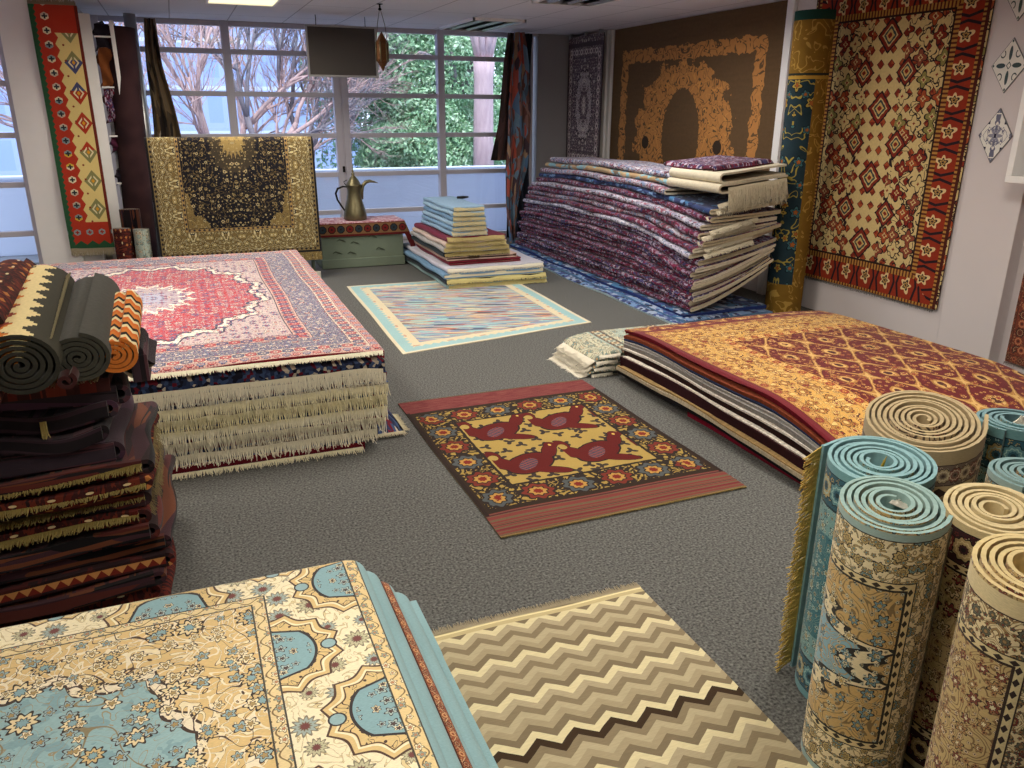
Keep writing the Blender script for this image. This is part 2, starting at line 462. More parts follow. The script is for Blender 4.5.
def emit(name, c, s):
    m = bpy.data.materials.new(name); m.use_nodes = True; t = m.node_tree; t.nodes.clear()
    o = t.nodes.new('ShaderNodeOutputMaterial'); e = t.nodes.new('ShaderNodeEmission'); e.inputs[0].default_value = lin(c); e.inputs[1].default_value = s
    t.links.new(e.outputs[0], o.inputs[0]); return m
M['lamp'] = emit('lit_diffuser', 'fff0c0', 1.6)
def glass():
    m = bpy.data.materials.new('window_glass'); m.use_nodes = True; t = m.node_tree; t.nodes.clear()
    o = t.nodes.new('ShaderNodeOutputMaterial'); mx = t.nodes.new('ShaderNodeMixShader'); tr = t.nodes.new('ShaderNodeBsdfTransparent'); gl = t.nodes.new('ShaderNodeBsdfGlossy')
    gl.inputs['Roughness'].default_value = .02; mx.inputs[0].default_value = .04; tr.inputs[0].default_value = (.96, .98, 1, 1)
    t.links.new(tr.outputs[0], mx.inputs[1]); t.links.new(gl.outputs[0], mx.inputs[2]); t.links.new(mx.outputs[0], o.inputs[0]); return m
M['glass'] = glass()

# ------------------------------------------------------------------ room shell
XR, YW, ZC = 5.1, 10.244, 2.6
XL, YB = -3.4, -1.2
YL = 8.8          # plane of the left-hand window
def struct(name, mb, mats, parent=None, **k):
    o = mb.build(name, mats, parent, **k)
    if parent is None: o['kind'] = 'structure'
    return o
struct('floor', MB().box((XL, YB, -.1), (XR+.2, YW+.12, 0)), M['floor'])
struct('ceiling', MB().box((XL-.2, YB-.2, ZC), (XR+.2, YW+.4, ZC+.15)), M['ceiling'])
struct('wall_right', MB().box((XR, YB, 0), (XR+.2, YW+.2, ZC)), M['wall'])
struct('wall_back', MB().box((XL-.2, YB-.2, 0), (XR+.2, YB, ZC)), M['wall'])
struct('wall_left', MB().box((XL-.2, YB, 0), (XL, YL+.1, ZC)), M['wall'])
struct('trim_1', MB().box((5.0, 3.6, 0), (XR, 4.03, ZC)), M['wall'], bevel=.004)          # pier on the right wall
struct('trim_2', MB().box((-1.33, YL-.02, 0), (-.98, YL+.25, ZC)).box((-.98, YL+.05, 0), (-.80, YL+.25, ZC)), M['white'], bevel=.004)   # pier left of the bay
struct('trim_3', MB().box((-.84, YL+.25, 0), (-.74, YW+.15, ZC)), M['greywall'])
struct('wall_front', MB().box((4.50, YW-.02, 0), (XR, YW+.15, ZC)), M['greywall'])
w3 = MB().box((4.43, YW-.02, 0), (4.505, YW+.08, .06)).box((4.43, YW-.02, ZC-.03), (4.505, YW+.08, ZC)).build('window_3', M['frame']); w3['kind'] = 'structure'
MB().box((4.43, YW+.035, .06), (4.505, YW+.041, ZC-.03)).build('pane', M['glass'], w3)
o = MB().box((4.95, 11.2, -.15), (7.0, 11.35, 4.2)).box((4.93, 11.18, 4.2), (7.02, 11.37, 4.28)).build('boundary_wall', M['parapet']); tag(o, 'tall pale blue white wall outside the narrow corner pane', 'wall')
# main window: frame with glazing bars, one pane mesh
wf = MB()
zb = [.04, .41, .871, 1.334, 1.801, 2.253, 2.585]
for z in zb: wf.box((-.74, YW, z-.0), (4.43, YW+.07, z+.055)) if z < 2.5 else None
wf.box((-.74, YW, 0), (4.43, YW+.08, .06)); wf.box((-.74, YW, 2.545), (4.43, YW+.08, ZC))
for a, b in ((-.74, -.62), (.605, .694), (1.824, 1.90), (1.92, 1.997), (3.135, 3.221), (4.36, 4.43)):
    wf.box((a, YW-.03, 0), (b, YW+.08, ZC))
wf.box((1.85, YW-.015, 0), (1.97, YW+.06, ZC))
win = wf.build('window_1', M['frame'], bevel=.004); win['kind'] = 'structure'
MB().box((-.74, YW+.035, 0), (4.43, YW+.041, ZC)).build('pane', M['glass'], win)
MB().box((1.875, YW-.055, .93), (1.90, YW-.028, 1.0)).box((1.88, YW-.075, .955), (1.895, YW-.05, .97)).build('handle', M['dark'], win)
wf = MB()
for z in (.06, .50, .955, 1.40, 1.85, 2.29): wf.box((XL, YL+.04, z), (-1.33, YL+.10, z+.05))
wf.box((XL, YL+.03, 0), (-1.33, YL+.12, .08)); wf.box((XL, YL+.03, 2.55), (-1.33, YL+.12, ZC))
for a, b in ((XL, XL+.1), (-2.5, -2.41), (-1.37, -1.30)): wf.box((a, YL+.02, 0), (b, YL+.12, ZC))
win2 = wf.build('window_2', M['frame'], bevel=.004); win2['kind'] = 'structure'
MB().box((XL, YL+.065, 0), (-1.33, YL+.071, ZC)).build('pane', M['glass'], win2)

# ------------------------------------------------------------------ outside
def pav():
    g = G('outside_paving'); x, y, z = g.obj()
    return g.done(g.mix('9a9ca4', '6d7078', g.noise(x, y, 0.0, 3, 4)), .9)
struct('ground', MB().box((-30, YW+.2, -.25), (40, 45, -.15)), pav())
o = MB().box((-2.6, 11.9, -.15), (12, 12.1, .80)).box((-2.6, 11.86, .80), (12, 12.14, .84)).build('parapet', M['parapet'], bevel=.01)
tag(o, 'long white rendered parapet wall standing outside behind the lowest window panes', 'wall')
def leafmat(name, c1, c2, c3):
    g = G(name); x, y, z = g.obj(); d = g.noise(x, y, z, 3.0, 3); n = g.noise(x, y, z, 24, 2)
    col = g.ramp(((n-.5)*1.6+d)._o('SUBTRACT', .0), [c1, c2, c3], 'LINEAR')
    g.b.inputs['Subsurface Weight'].default_value = 0
    return g.done(col, .7)
LEAF = leafmat('foliage_green', '5c8c62', 'a6cda6', 'eaf6e4')
LEAFD = leafmat('foliage_deep', '4a7a5a', '86b494', 'd4ecd0')
def bark(name, a, b):
    g = G(name); x, y, z = g.obj(); return g.done(g.mix(a, b, g.noise(x*4, y*4, z, 5, 4)), .9, g.noise(x*3, y*3, z, 20, 3), .5, .01)
BARKR = bark('reddish_bark', '9c7c80', 'd8bcb8'); BARKG = bark('grey_bark', '6a6570', 'a89fa6')
PALM = bark('palm_bark', 'a98f98', 'd7bec2')
def foliage(name, c, rad, n, mat, parent, size=.09, seed=0, squash=(1, 1, 1)):
    rg = np.random.default_rng(seed); V = []; Fs = []
    d = rg.normal(0, 1, (n, 3)); d /= np.linalg.norm(d, axis=1)[:, None]
    blob = 1+.22*np.sin(d[:, 0]*5+seed)*np.cos(d[:, 2]*6+seed)
    p = d*(rg.random(n)**.33)[:, None]*np.array(rad)*blob[:, None]+np.array(c)
    a = rg.normal(0, 1, (n, 3)); a /= np.linalg.norm(a, axis=1)[:, None]
    b = np.cross(a, rg.normal(0, 1, (n, 3))); b /= np.linalg.norm(b, axis=1)[:, None]
    sz = size*(.6+.8*rg.random(n))[:, None]
    V = np.concatenate([p-a*sz, p+b*sz*.45, p+a*sz, p-b*sz*.45]); i = np.arange(n)
    Fs = np.stack([i, n+i, 2*n+i, 3*n+i], 1)
    me = bpy.data.meshes.new(name); me.from_pydata(V.tolist(), [], Fs.tolist()); me.update()
    return link(name, me, mat, parent)
def branchy(mb, p, d, ln, r, depth, rg, spread=.5, kids=3):
    pts = [p]; rr = [r]; q = p.copy(); dd = d.copy()
    for i in range(5):
        dd = (dd+Vector(rg.normal(0, .12, 3))).normalized(); q = q+dd*ln/5; pts.append(q.copy()); rr.append(r*(1-.09*(i+1)))
    mb.tube(pts, rr, 7 if depth > 1 else 5)
    if depth <= 0: return
    for k in range(kids):
        i = rg.integers(2, 6); nd = (dd+Vector(rg.normal(0, spread, 3))+Vector((0, 0, .15))).normalized()
        branchy(mb, pts[i].copy(), nd, ln*.68, r*.52, depth-1, rg, spread, kids)
def tree(loc, label, h, r, seed, leaf, bk, crown=None, depth=3, kids=3, lean=(0, 0, 1), nl=9000, size=.09, spread=.5, stems=1):
    t = empty('tree', loc); tag(t, label, 'tree', 'trees outside the big window')
    rg = np.random.default_rng(seed); mb = MB()
    for q in range(stems):
        d0 = Vector(lean)+Vector(((q-(stems-1)/2)*.30, rg.normal(0, .1), 0))
        branchy(mb, Vector(loc)+Vector(((q-(stems-1)/2)*.25, 0, 0)), d0.normalized(), h*(1-.1*(q % 2)), r, depth, rg, spread, kids)
    mb.build('trunk', bk, t)
    for k, (c, rad) in enumerate(crown or []): foliage('foliage', c, rad, nl, leaf, t, size, seed+k)
    return t
# bare reddish trees left, leafy ones to the right
tree((.75, 13.6, -.15), 'bare reddish tree with many crossing branches outside the left window panes', 2.0, .075, 3, LEAF, BARKR, depth=5, kids=4, lean=(-.03, 0, 1), spread=.26, stems=4)
tree((-.6, 14.6, -.15), 'thin bare tree leaning left beyond the brown draped rug', 2.2, .07, 5, LEAF, BARKR, depth=5, kids=4, lean=(0, 0, 1), spread=.26, stems=2)
tree((2.2, 14.4, -.15), 'grey forked tree with thin twigs left of the hanging board', 2.0, .075, 8, LEAFD, BARKG, depth=5, kids=4, lean=(.03, 0, 1), spread=.28, stems=3,
     crown=[((3.4, 15.6, 1.9), (1.2, .8, 1.6))], nl=7000, size=.05)
tree((4.6, 15.2, -.15), 'broad green leafy tree filling the panes behind the brass lantern', 2.0, .16, 12, LEAF, BARKG, depth=2,
     crown=[((4.4, 15.2, 2.2), (1.5, .9, 1.9)), ((4.9, 16.4, 3.9), (1.9, 1, 1.3)), ((4.4, 14.8, .9), (1.4, .7, .9))], nl=22000, size=.05)
tree((7.0, 17.0, -.15), 'green tree with pale leaves behind the palm trunk', 2.0, .16, 15, LEAF, BARKG, depth=2,
     crown=[((6.9, 17.0, 2.4), (1.8, 1, 2.6)), ((8.6, 17.5, 3.0), (1.7, 1, 2.2))], nl=20000, size=.055)
pt = empty('palm_tree', (4.97, 13.6, -.15)); tag(pt, 'thick smooth pinkish palm trunk outside the rightmost panes', 'tree')
mb = MB(); mb.tube([(4.97, 13.6, -.15), (4.97, 13.6, 1.2), (4.98, 13.6, 2.2), (4.99, 13.6, 2.5)], [.19, .175, .165, .19], 16); mb.build('trunk', PALM, pt)
mb = MB()
for k in range(9):
    a = k*.7; mb.tube([(4.99+.06*math.cos(a), 13.6+.06*math.sin(a), 2.4), (4.99+.17*math.cos(a), 13.6+.17*math.sin(a), 2.8), (4.99+.4*math.cos(a), 13.6+.4*math.sin(a), 3.4), (4.99+.9*math.cos(a), 13.6+.9*math.sin(a), 3.9)], [.07, .06, .04, .015], 6)
mb.build('frond_bases', PALM, pt)
def facade(name, c, wc, px, pz, ww, wh, band_c=None):
    g = G(name); x, y, z = g.obj(); lx = tri(x, px); lz = tri(z, pz)
    col = g.mix(c, wc, (lx.abs() < ww/2)*(lz.abs() < wh/2))
    col = g.mix(col, band_c or c, line(lz-pz*.46, .05))
    return g.done(col, .8)
b = MB().box((-7.5, 23, -.2), (4.8, 26, 9)).build('building', facade('blue_facade', 'a3b6e6', '94abdf', .7, 1.1, .35, .7, 'c9d6f4'))
tag(b, 'blue-grey apartment facade with rows of windows seen behind the bare branches', 'building')
b = MB().box((-9, 14.2, -.2), (-2.75, 15.2, 5)).build('building', facade('louvre_facade', '86a8ea', '5c86d8', 30, .95, 20, .62, 'dfe8fb'))
tag(b, 'bright blue building with white horizontal bands outside the far left window', 'building')
mb = MB(); mb.tube([(-3.55, 12.6, -.2), (-3.3, 12.6, .8), (-3.35, 12.6, 1.5), (-3.6, 12.6, 2.3)], [.22, .18, .15, .1], 12)
mb.tube([(-3.3, 12.6, 1.2), (-2.95, 12.6, 1.9), (-2.9, 12.6, 3.2)], [.1, .07, .04], 8); tag(mb.build('tree', BARKR), 'pinkish tree trunk outside the far left window', 'tree')
b = MB().box((5, 24, -.2), (16, 25, .95)).build('low_building', plain('pale_render', '8ea3b5', .9)); tag(b, 'low grey-blue building far behind the green trees', 'building')
# ------------------------------------------------------------------ rug patterns
CREAM = 'f3e7c4'
P = {}
P['blue'] = None
def near_blue():
    W, L = 1.05, 1.20
    g = G('sky_blue_cornered_rug'); u, v, _ = g.uv()
    au, av = u.abs(), v.abs(); eu, ev = W-au, L-av; e = eu.min(ev); side = eu < ev
    s_ = side*v+(1.0-side)*(u+.12)
    fu, fv = W-.37, L-.37
    x, y = au/(fu*.93), av/(fv*.93)
    r = hyp(x, y)*.55+x.max(y)*.45; th = at2(g, y, x)
    r = r+(th*9.0).cos().abs()*.07+(th*23.0).cos().abs()*.022-.05
    infield = r < .86
    col = g.mix('e3c68c', '9dbfc4', infield)
    nz = g.noise(au, av, 1.0, 22, 3)
    col = g.mix(col, '86aab4', infield*(nz > .55)*.8)
    col = g.mix(col, 'f6ead0', band(r, .865, .90)); col = g.mix(col, '4a3c34', line(r-.862, .006)); col = g.mix(col, '4a3c34', line(r-.905, .005))
    # fine scrolls on both grounds
    n1 = (g.noise(au, av, 2.0, 9, 1.5, 1.4)*7.0).fract()-.5; ct = 1.0-infield
    col = g.mix(col, '6a5240', line(n1, .13)*ct); col = g.mix(col, 'f4e6c4', line(n1, .10)*ct); col = g.mix(col, 'a59a7c', line(n1, .03)*infield)
    c2 = contour(g, au, av, 3.0, 5, .022, 6.0)*infield; col = g.mix(col, '93876a', c2)
    c4 = contour(g, au+5.0, av, 9, 6, .07, 9.0)*(1.0-infield); col = g.mix(col, 'f6ead0', c4)
    c5 = contour(g, au, av+7.0, 8, 5, .03, 5.0)*(1.0-infield); col = g.mix(col, '54423a', c5)
    col = flowers(g, col, au, av, 8.5, .27, 9, '3c3330', 'eddcb0', 'd9c08c', '8fb1ba', .8, .20)
    col = flowers(g, col, au+2.2, av+4.1, 17, .28, 5, '463a38', 'f4e6c2', 'a3bcc0', 'b49a6a', .9, .3)
    # main border: cream with half cartouches turned in and out
    b0, b1 = .09, .335; t = (e-b0)/(b1-b0)
    P2 = .58; sl = tri(s_, P2); sl2 = tri(s_+P2/2, P2)
    bc = g.mix('fbf0cf', 'fbf0cf', 0.0)
    n3 = (g.noise(s_, e*1.2, 3.0, 15, 1.5, 1.0)*6.0).fract()-.5; bc = g.mix(bc, '8d7a58', line(n3, .09)); bc = g.mix(bc, 'e6d4a4', line(n3, .065))
    bc = flowers(g, bc, s_, e, 11, .36, 12, '8d8672', 'a9b7b2', 'c9c4a2', '7a4a48', .55, .2)
    for q, tt in ((sl, t), (sl2, 1.0-t)):
        d = hyp(q/.165, tt/.68); an = at2(g, tt, q/.165*.68); d = d+(an*6.0).cos().abs()*.13-.06
        bc = g.mix(bc, '5a443a', band(d, .955, 1.0)); bc = g.mix(bc, 'e3c88f', d < .96); bc = g.mix(bc, 'fbf0cf', band(d, .84, .88)); bc = g.mix(bc, '5a443a', line(d-.82, .012))
        bc = g.mix(bc, '55403a', (d < .82)*contour(g, q.abs(), tt*.24, 24, 6, .07, 7.0))
        d2 = ((q.abs()+tt*.07)/.105).max(hyp(q/.115, tt/.44))
        bc = g.mix(bc, '3f3a3c', d2 < 1.0); bc = g.mix(bc, '8fb4bd', d2 < .93)
        bc = flowers(g, bc, q.abs()*1.0, tt*.22, 26, .33, 5, '3d3538', 'e9ddb8', 'b7c8c4', '5a4a48', .6, .3, mask=(d2 < .85))
        tip = hyp(q/.022, (tt-.56)/.09); bc = g.mix(bc, '3f3a3c', tip < 1.0); bc = g.mix(bc, '9dbcc2', tip < .8)
    col = g.mix(col, bc, band(e, b0, b1))
    for a, b, gc, fc in ((.047, .09, 'ead29c', 'f9efcf'), (.335, .372, 'ecd7a6', 'f9efcf')):
        w = b-a; q = g.mix(gc, gc, 0.0); tt = e-(a+w/2)
        q = g.mix(q, '8a7350', line(tt-(s_*(PI2/.07)).sin()*(w*.28), .0022)); q = flowers(g, q, s_, e, 30, .33, 5, '6b5238', fc, 'a9b6a8', 'c98f6a', .5)
        q = g.mix(q, '4e4a44', (line(e-a, .0025)+line(e-b, .0025)).min(1.0))
        col = g.mix(col, q, band(e, a-.002, b+.002))
    col = g.mix(col, '8fb3ba', e < .045)
    col = rug_tint(g, col, u, v, .08)
    return g.done(col, .9, g.noise(u, v, 0.0, 500, 2), .25, .0015, sheen=.15)
P['blue'] = near_blue()
P['red'] = persian('red_medallion_rug', 1.16, 1.63, [(.06, 'vine', ('d8a9a0', 'f0e4d0', 'b8303a', '5c6a98'), .10), (.085, 'vine', ('e4d2c0', '9a8a84', 'c04048', '4a5580'), .12), (.17, 'scroll', ('6c6a86', 'e9dccb', 'b8505c', '8a90b0'), .40, 16), (.09, 'vine', ('e0b8a8', '9a5a60', '405080', 'c04048'), .12)],
    'c02636', 'c9b4b4', 'b9a8b0', '33304a', ('f2e6d2', '5a6a9a', 'c02836'), lob=8, a=.92, b=.92, fs=16, R=.30, ring='f6ecd8', medr=.36, heart='b0b0c4', scroll_col='f0d9cc', cs=11, cw=.09)
P['black'] = persian('black_gold_rug', .76, 1.16, [(.02, 'plain', ('17151a',)), (.03, 'dots', ('7e6c44', '1c1a22')), (.20, 'scroll', ('77643c', 'cfc294', '2c2830', 'a8925c'), .30, 9), (.03, 'dots', ('a08452', '2a2530'))],
    '12111a', '7c683e', '3c3428', '17151c', ('c9b888', '9c8654', '2a2632'), lob=10, a=1.10, b=1.07, fs=13, R=.20, ring=None, medr=.44, heart='927c4c', scroll_col='b09c68', cs=7, cw=.045, scroll=9, fshape=2.6, scallop=.06)
P['gold'] = persian('gold_red_rug', 1.15, 1.25, [(.045, 'plain', ('6c1722',)), (.06, 'vine', ('bc8440', '7a3a20', 'd8ac64', '9a4030'), .1), (.27, 'scroll', ('cf9f50', 'e2bc74', '8e2c22', 'b5803c'), .44, 9), (.07, 'vine', ('d99a48', '7a3420', 'efc878', 'a03a26'), .1)],
    '651014', '651014', None, '4a1410', ('d8a860', 'b87c3c', '8e1a1c'), lob=5, fs=9, R=.22, scroll_col='a86c34', cs=8, cw=.06, scroll=6, ogee=(.30, .42, 'b07c3c', 'd4ac68'))
def gold2(): pass
P['green'] = persian('grey_green_rug', .30, .60, [(.02, 'plain', ('9fb0a6',)), (.09, 'vine', ('5a4a40', 'e8dcc0', 'b89a70', '8fa8a0'), .1)],
    'a9bab0', 'c9c4a8', None, '4c4a44', ('e6dcc0', '7a9a98', 'b09068'), fs=14, R=.3, scroll_col='6a7a70')
P['runner'] = persian('dark_cream_runner', .50, .75, [(.05, 'plain', ('4a3c42',)), (.12, 'vine', ('5c4c50', 'd9ccc0', 'c0b0a8', '8a7078'), .14)],
    'c9bcb8', '6a5a62', '5a4850', '3c2f38', ('e0d4c8', '6a4a58', 'c9bcb0'), lob=6, fs=12, R=.3, ring='3c2f38', medr=.5, heart='c9bcb0', scroll_col='4c3c44', cs=9, cw=.14)
def zigzag():
    g = G('chevron_kilim'); u, v, _ = g.uv()
    w1 = g.noise(u, v, 0.0, 6, 2)
    q = ((v+w1*.02)-tri(u, .118).abs()*.74)/.0285
    q = q-(((q).fract())*0.0)
    k = q.floor()
    f = ((k+60.5)/6.0).fract()
    col = g.ramp(f+.001, ['ded2a8', '82745c', 'aa9c7e', 'b9ac8c', '8c7e64', 'b4a688'])
    n = g.noise(u*2, v*14, 1.0, 14, 2)
    dk = ((k-5.0).abs() < .5)
    col = g.mix(col, '3f3022', dk)
    col = g.mix(col, 'c9b98c', (v > .725)); col = g.mix(col, 'efe2b0', line(v-.748, .004))
    col = g.mul(col, (n-.5)*.35+1.0)
    return g.done(col, .95, g.noise(u*3, v*10, 0.0, 60, 2), .5, .003)
P['zig'] = zigzag()
def ell(g, x, y, cx, cy, a, b, rot=0):
    c, s = math.cos(rot), math.sin(rot); X, Y = x-cx, y-cy
    return hyp((X*c+Y*s)/a, (Y*c-X*s)/b)
def tribal():
    W, L = .62, .84
    g = G('bird_tribal_rug'); u, v, _ = g.uv()
    wv = g.noise(u, v, 0.0, 26, 2); uu, vv = u+(wv-.5)*.010, v+(g.noise(u, v, 5.0, 26, 2)-.5)*.010
    fu, fv = .385, .45
    col = g.mix('ab9150', 'ab9150', 0.0)
    # birds: a 2 x 2 arrangement, dark red with slate wings
    lx, ly = tri(uu, .385)*.78, tri(vv, .45)*.52
    red, slate, dk = '5f1d1b', '3f4452', '2a2020'
    col = g.mix(col, '3a3230', flower_mask(g, uu, vv))
    parts = [(-.02, .0, .105, .052, .25), (.10, .055, .05, .026, .8), (.125, .085, .026, .022, 0), (-.125, .02, .07, .034, -.6), (-.14, .07, .035, .035, 0), (.03, -.055, .08, .02, -.3)]
    m = None
    for q in parts:
        d = ell(g, lx, ly, *q); m = d if m is None else m.min(d)
    col = g.mix(col, dk, m < 1.10); col = g.mix(col, red, m < 1.0)
    col = g.mix(col, 'ab9150', ell(g, lx, ly, -.135, .062, .018, .016) < 1.0)
    col = g.mix(col, slate, ell(g, lx, ly, -.03, -.005, .05, .025, .5) < 1.0)
    col = g.mix(col, 'b8503c', line((lx+ly)*60.0-((lx+ly)*60.0).floor()-.5, .12)*(ell(g, lx, ly, -.03, -.005, .05, .025, .5) < 1.0))
    col = g.mix(col, 'd9b45c', ell(g, lx, ly, .125, .088, .006, .006) < 1.0)
    # floral border
    eu, ev = .598-uu.abs(), .62-vv.abs(); e = eu.min(ev); side = eu < ev; s_ = side*vv+(1.0-side)*uu
    t = (e-.095)
    sl = tri(s_, .2067); rr = hyp(sl, t); an = at2(g, t, sl); rad = rr/((an*8.0).cos()*.12+1.0)
    alt = ((s_/.4134).fract() > .5)
    bc = g.mix('a48a48', 'a48a48', 0.0)
    bc = g.mix(bc, '2e2622', contour(g, s_, t, 26, 3, .27, 8.0))
    bc = g.mix(bc, '2e2622', rad < .082); bc = g.mix(bc, g.mix('743026', '515658', alt), rad < .072)
    bc = g.mix(bc, '2e2622', band(rad, .040, .048)); bc = g.mix(bc, 'b58a48', rad < .040); bc = g.mix(bc, '7a2a22', rad < .022)
    col = g.mix(col, bc, e < .19); col = g.mix(col, '2c2420', line(e-.195, .008)); 
    col = g.mix(col, '33271f', e < .012)
    # striped ends
    st = g.ramp((g.noise(0.0, v*46, 0.0, 1, 2)*1.6-.3), ['47191e', '6e2c30', '7c3c38', '6c5a44', '55202a', '743438'])
    far = g.mix('6e3234', '7c4440', g.noise(u*3, v*40, 0.0, 3, 2) > .5)
    col = g.mix(col, st, v < -.645); col = g.mix(col, far, v > .645)
    col = g.mix(col, '2e221e', line(u.abs()-.61, .010)*(v.abs() < .66))
    col = rug_tint(g, col, u, v, .12)
    return g.done(col, .95, pile_bump(g, u, v), .4, .003)
def flower_mask(g, u, v):
    d, a, b, lx, ly = g.voro(u*10, v*10, .9)
    th = at2(g, ly, lx); return (d/((th*3.0+a*6.0).cos()*.5+1.0) < .24)
P['tribal'] = tribal()
def streak():
    W, L = .85, 1.1
    g = G('pastel_streak_kilim'); u, v, _ = g.uv()
    q = v*.95+u*.36; p = u
    n = g.noise(p*1.7, q*26, 0.0, 1.6, 2.5, .2)
    d, ca, cb, _, _ = g.voro(p*5.5+g.noise(u, v, 1.0, 5, 2)*.6, q*44, 1)
    col = g.ramp((ca*.75+n*.5).fract(), ['a5b8cc', 'c79a8e', '8ea3b8', 'c9c4a8', 'b8745e', '9ccac8', '8c8ca6', 'd6cba6', '7f97ac', 'c5a5a0'])
    col = g.mix(col, '55586a', cb > .93)
    e = (W-u.abs()).min(L-v.abs()); side = (W-u.abs()) < (L-v.abs()); s_ = side*v+(1.0-side)*u
    bc = g.mix('d9cdae', '9cc0c2', (e < .10+tri(s_, .07).abs()*.9))
    bc = g.mix(bc, 'c9a48c', (hyp(tri(s_, .28)/.03, (e-.13)/.012) < 1.0)); bc = g.mix(bc, 'd8cfb4', e < .03)
    col = g.mix(col, bc, e < .19)
    col = rug_tint(g, col, u, v, .1)
    return g.done(col, .95, g.noise(u, v*4, 0.0, 120, 2), .3, .002)
P['streak'] = streak()
def orange_med():
    W, L = 1.54, 1.05        # u along the wall, v up
    g = G('brown_orange_medallion'); u, v, _ = g.uv()
    n = g.noise(u, v, 0.0, 9, 3); n2 = g.noise(u, v, 5.0, 26, 3)
    e = (W-u.abs()).min(L-v.abs())
    col = g.mix('5a4630', '6a5238', g.noise(u*.4, v*3, 2.0, 9, 4))
    o = 'b88048'
    cut = contour(g, u.abs(), v, 8, 5, .11, 3.0)
    inb = band(e+(n-.5)*.12, .22, .37)
    col = g.mix(col, o, inb*(1.0-cut))
    x, y = u/.98, (v+.14)/.84; r = hyp(x, y); th = at2(g, y, x)
    r = r+(th*7.0).cos().abs()*.09+(n-.5)*.5
    r2 = hyp(u/.36, (v+.15)/.52)+(n2-.5)*.18
    ring = (r < 1.0)*(r2 > 1.0)
    col = g.mix(col, o, ring*(1.0-cut)); col = g.mix(col, 'c98e4c', ring*contour(g, u.abs(), v, 5, 6, .05, 9.0))
    fl = hyp(u.abs()-.70, v+.25); col = g.mix(col, '3c3026', fl < .075+(th*10.0).cos()*.01)
    col = g.mix(col, '5e4b34', (r2 < .8)*(g.noise(u.abs(), v, 8.0, 30, 2) > .6))
    return g.done(g.mul(col, (n2-.5)*.3+1.0), .95, n2, .2, .003)
P['orange'] = orange_med()
def wall_tribal():
    W, L = .815, 1.18
    g = G('cream_lattice_tribal'); u, v, _ = g.uv()
    wv = g.noise(u, v, 0.0, 14, 2); uu, vv = u+(wv-.5)*.02, v+(g.noise(u, v, 4.0, 14, 2)-.5)*.02
    e = (W-u.abs()).min(L-v.abs()); side = (W-u.abs()) < (L-v.abs()); s_ = side*v+(1.0-side)*u
    col = g.mix('cfb67e', 'cfb67e', 0.0)
    red, dk, gr, rus = '7e2a1e', '2a1d20', '8a8048', 'a04a2a'
    # small diamond lattice
    a, b = tri(uu+.0, .105), tri(vv, .105); a2, b2 = tri(uu+.0525, .105), tri(vv+.0525, .105)
    dd = a.abs()+b.abs(); d3 = a2.abs()+b2.abs()
    hsh = g.voro(uu/.105, vv/.105, 0)[1]
    col = g.mix(col, dk, dd < .036); col = g.mix(col, g.mix(red, rus, hsh > .5), dd < .030)
    # hooked outlines and leaf shapes
    col = g.mix(col, dk, contour(g, uu.abs(), tri(vv, .52).abs(), 11, 4, .085, 2.0)*(uu.abs() > .16))
    dl, ca, cb, lx, ly = g.voro(uu.abs()*7, vv*7, .8)
    th = at2(g, ly, lx); rad = dl/((th*4.0).cos()*.3+1.0); mk = (uu.abs() > .17)
    col = g.mix(col, dk, mk*(rad < .38)); col = g.mix(col, g.ramp(ca, [red, '8a4632', 'cfb67e', gr, rus]), mk*(rad < .31)); col = g.mix(col, 'cfb67e', mk*(rad < .13)); col = g.mix(col, red, mk*(rad < .07))
    # stepped medallions up the middle and beside it
    for ox, oy, sz in ((0, .0, .125), (.21, .26, .105)):
        px = uu if ox == 0 else uu.abs()-ox
        d = px.abs()+tri(vv+oy, .52).abs()*.92+(tri(uu, .03).abs()*.3)
        for q, c in ((1.0, dk), (.86, red), (.62, 'cfb67e'), (.52, '3b4644'), (.36, 'c9a868'), (.2, red)):
            col = g.mix(col, c, d < sz*q)
    # borders
    def cc(e0, e1, c): return g.mix(col, c, band(e, e0, e1))
    ob = g.mix('96361e', '8a2c1c', g.noise(u, v, 0.0, 5, 2))
    sl = tri(s_, .21); t = e-.155; alt = ((s_/.42).fract() > .5)
    d = hyp(sl/.040, t/.058); an = at2(g, t, sl); d = d/((an*5.0).cos()*.28+1.0)
    ob = g.mix(ob, dk, line(sl.abs()*1.2+t.abs()*.3-.11, .012))
    ob = g.mix(ob, 'dcbf8a', d < 1.0); ob = g.mix(ob, dk, d < .62); ob = g.mix(ob, 'b08a50', d < .40); ob = g.mix(ob, dk, d < .18)
    col = cc(0, .235, ob)
    st = g.mix('5c2a1c', 'b0803c', (tri(s_, .03).abs() < .008)); col = cc(.215, .26, st); col = cc(.026, .05, st)
    col = cc(.26, .275, '2b1c18'); col = cc(0, .026, '4a1f18')
    return g.done(g.mul(col, (g.noise(u, v, 7.0, 60, 3)-.5)*.4+1.0), .95, wv, .15, .002)
P['lattice'] = wall_tribal()
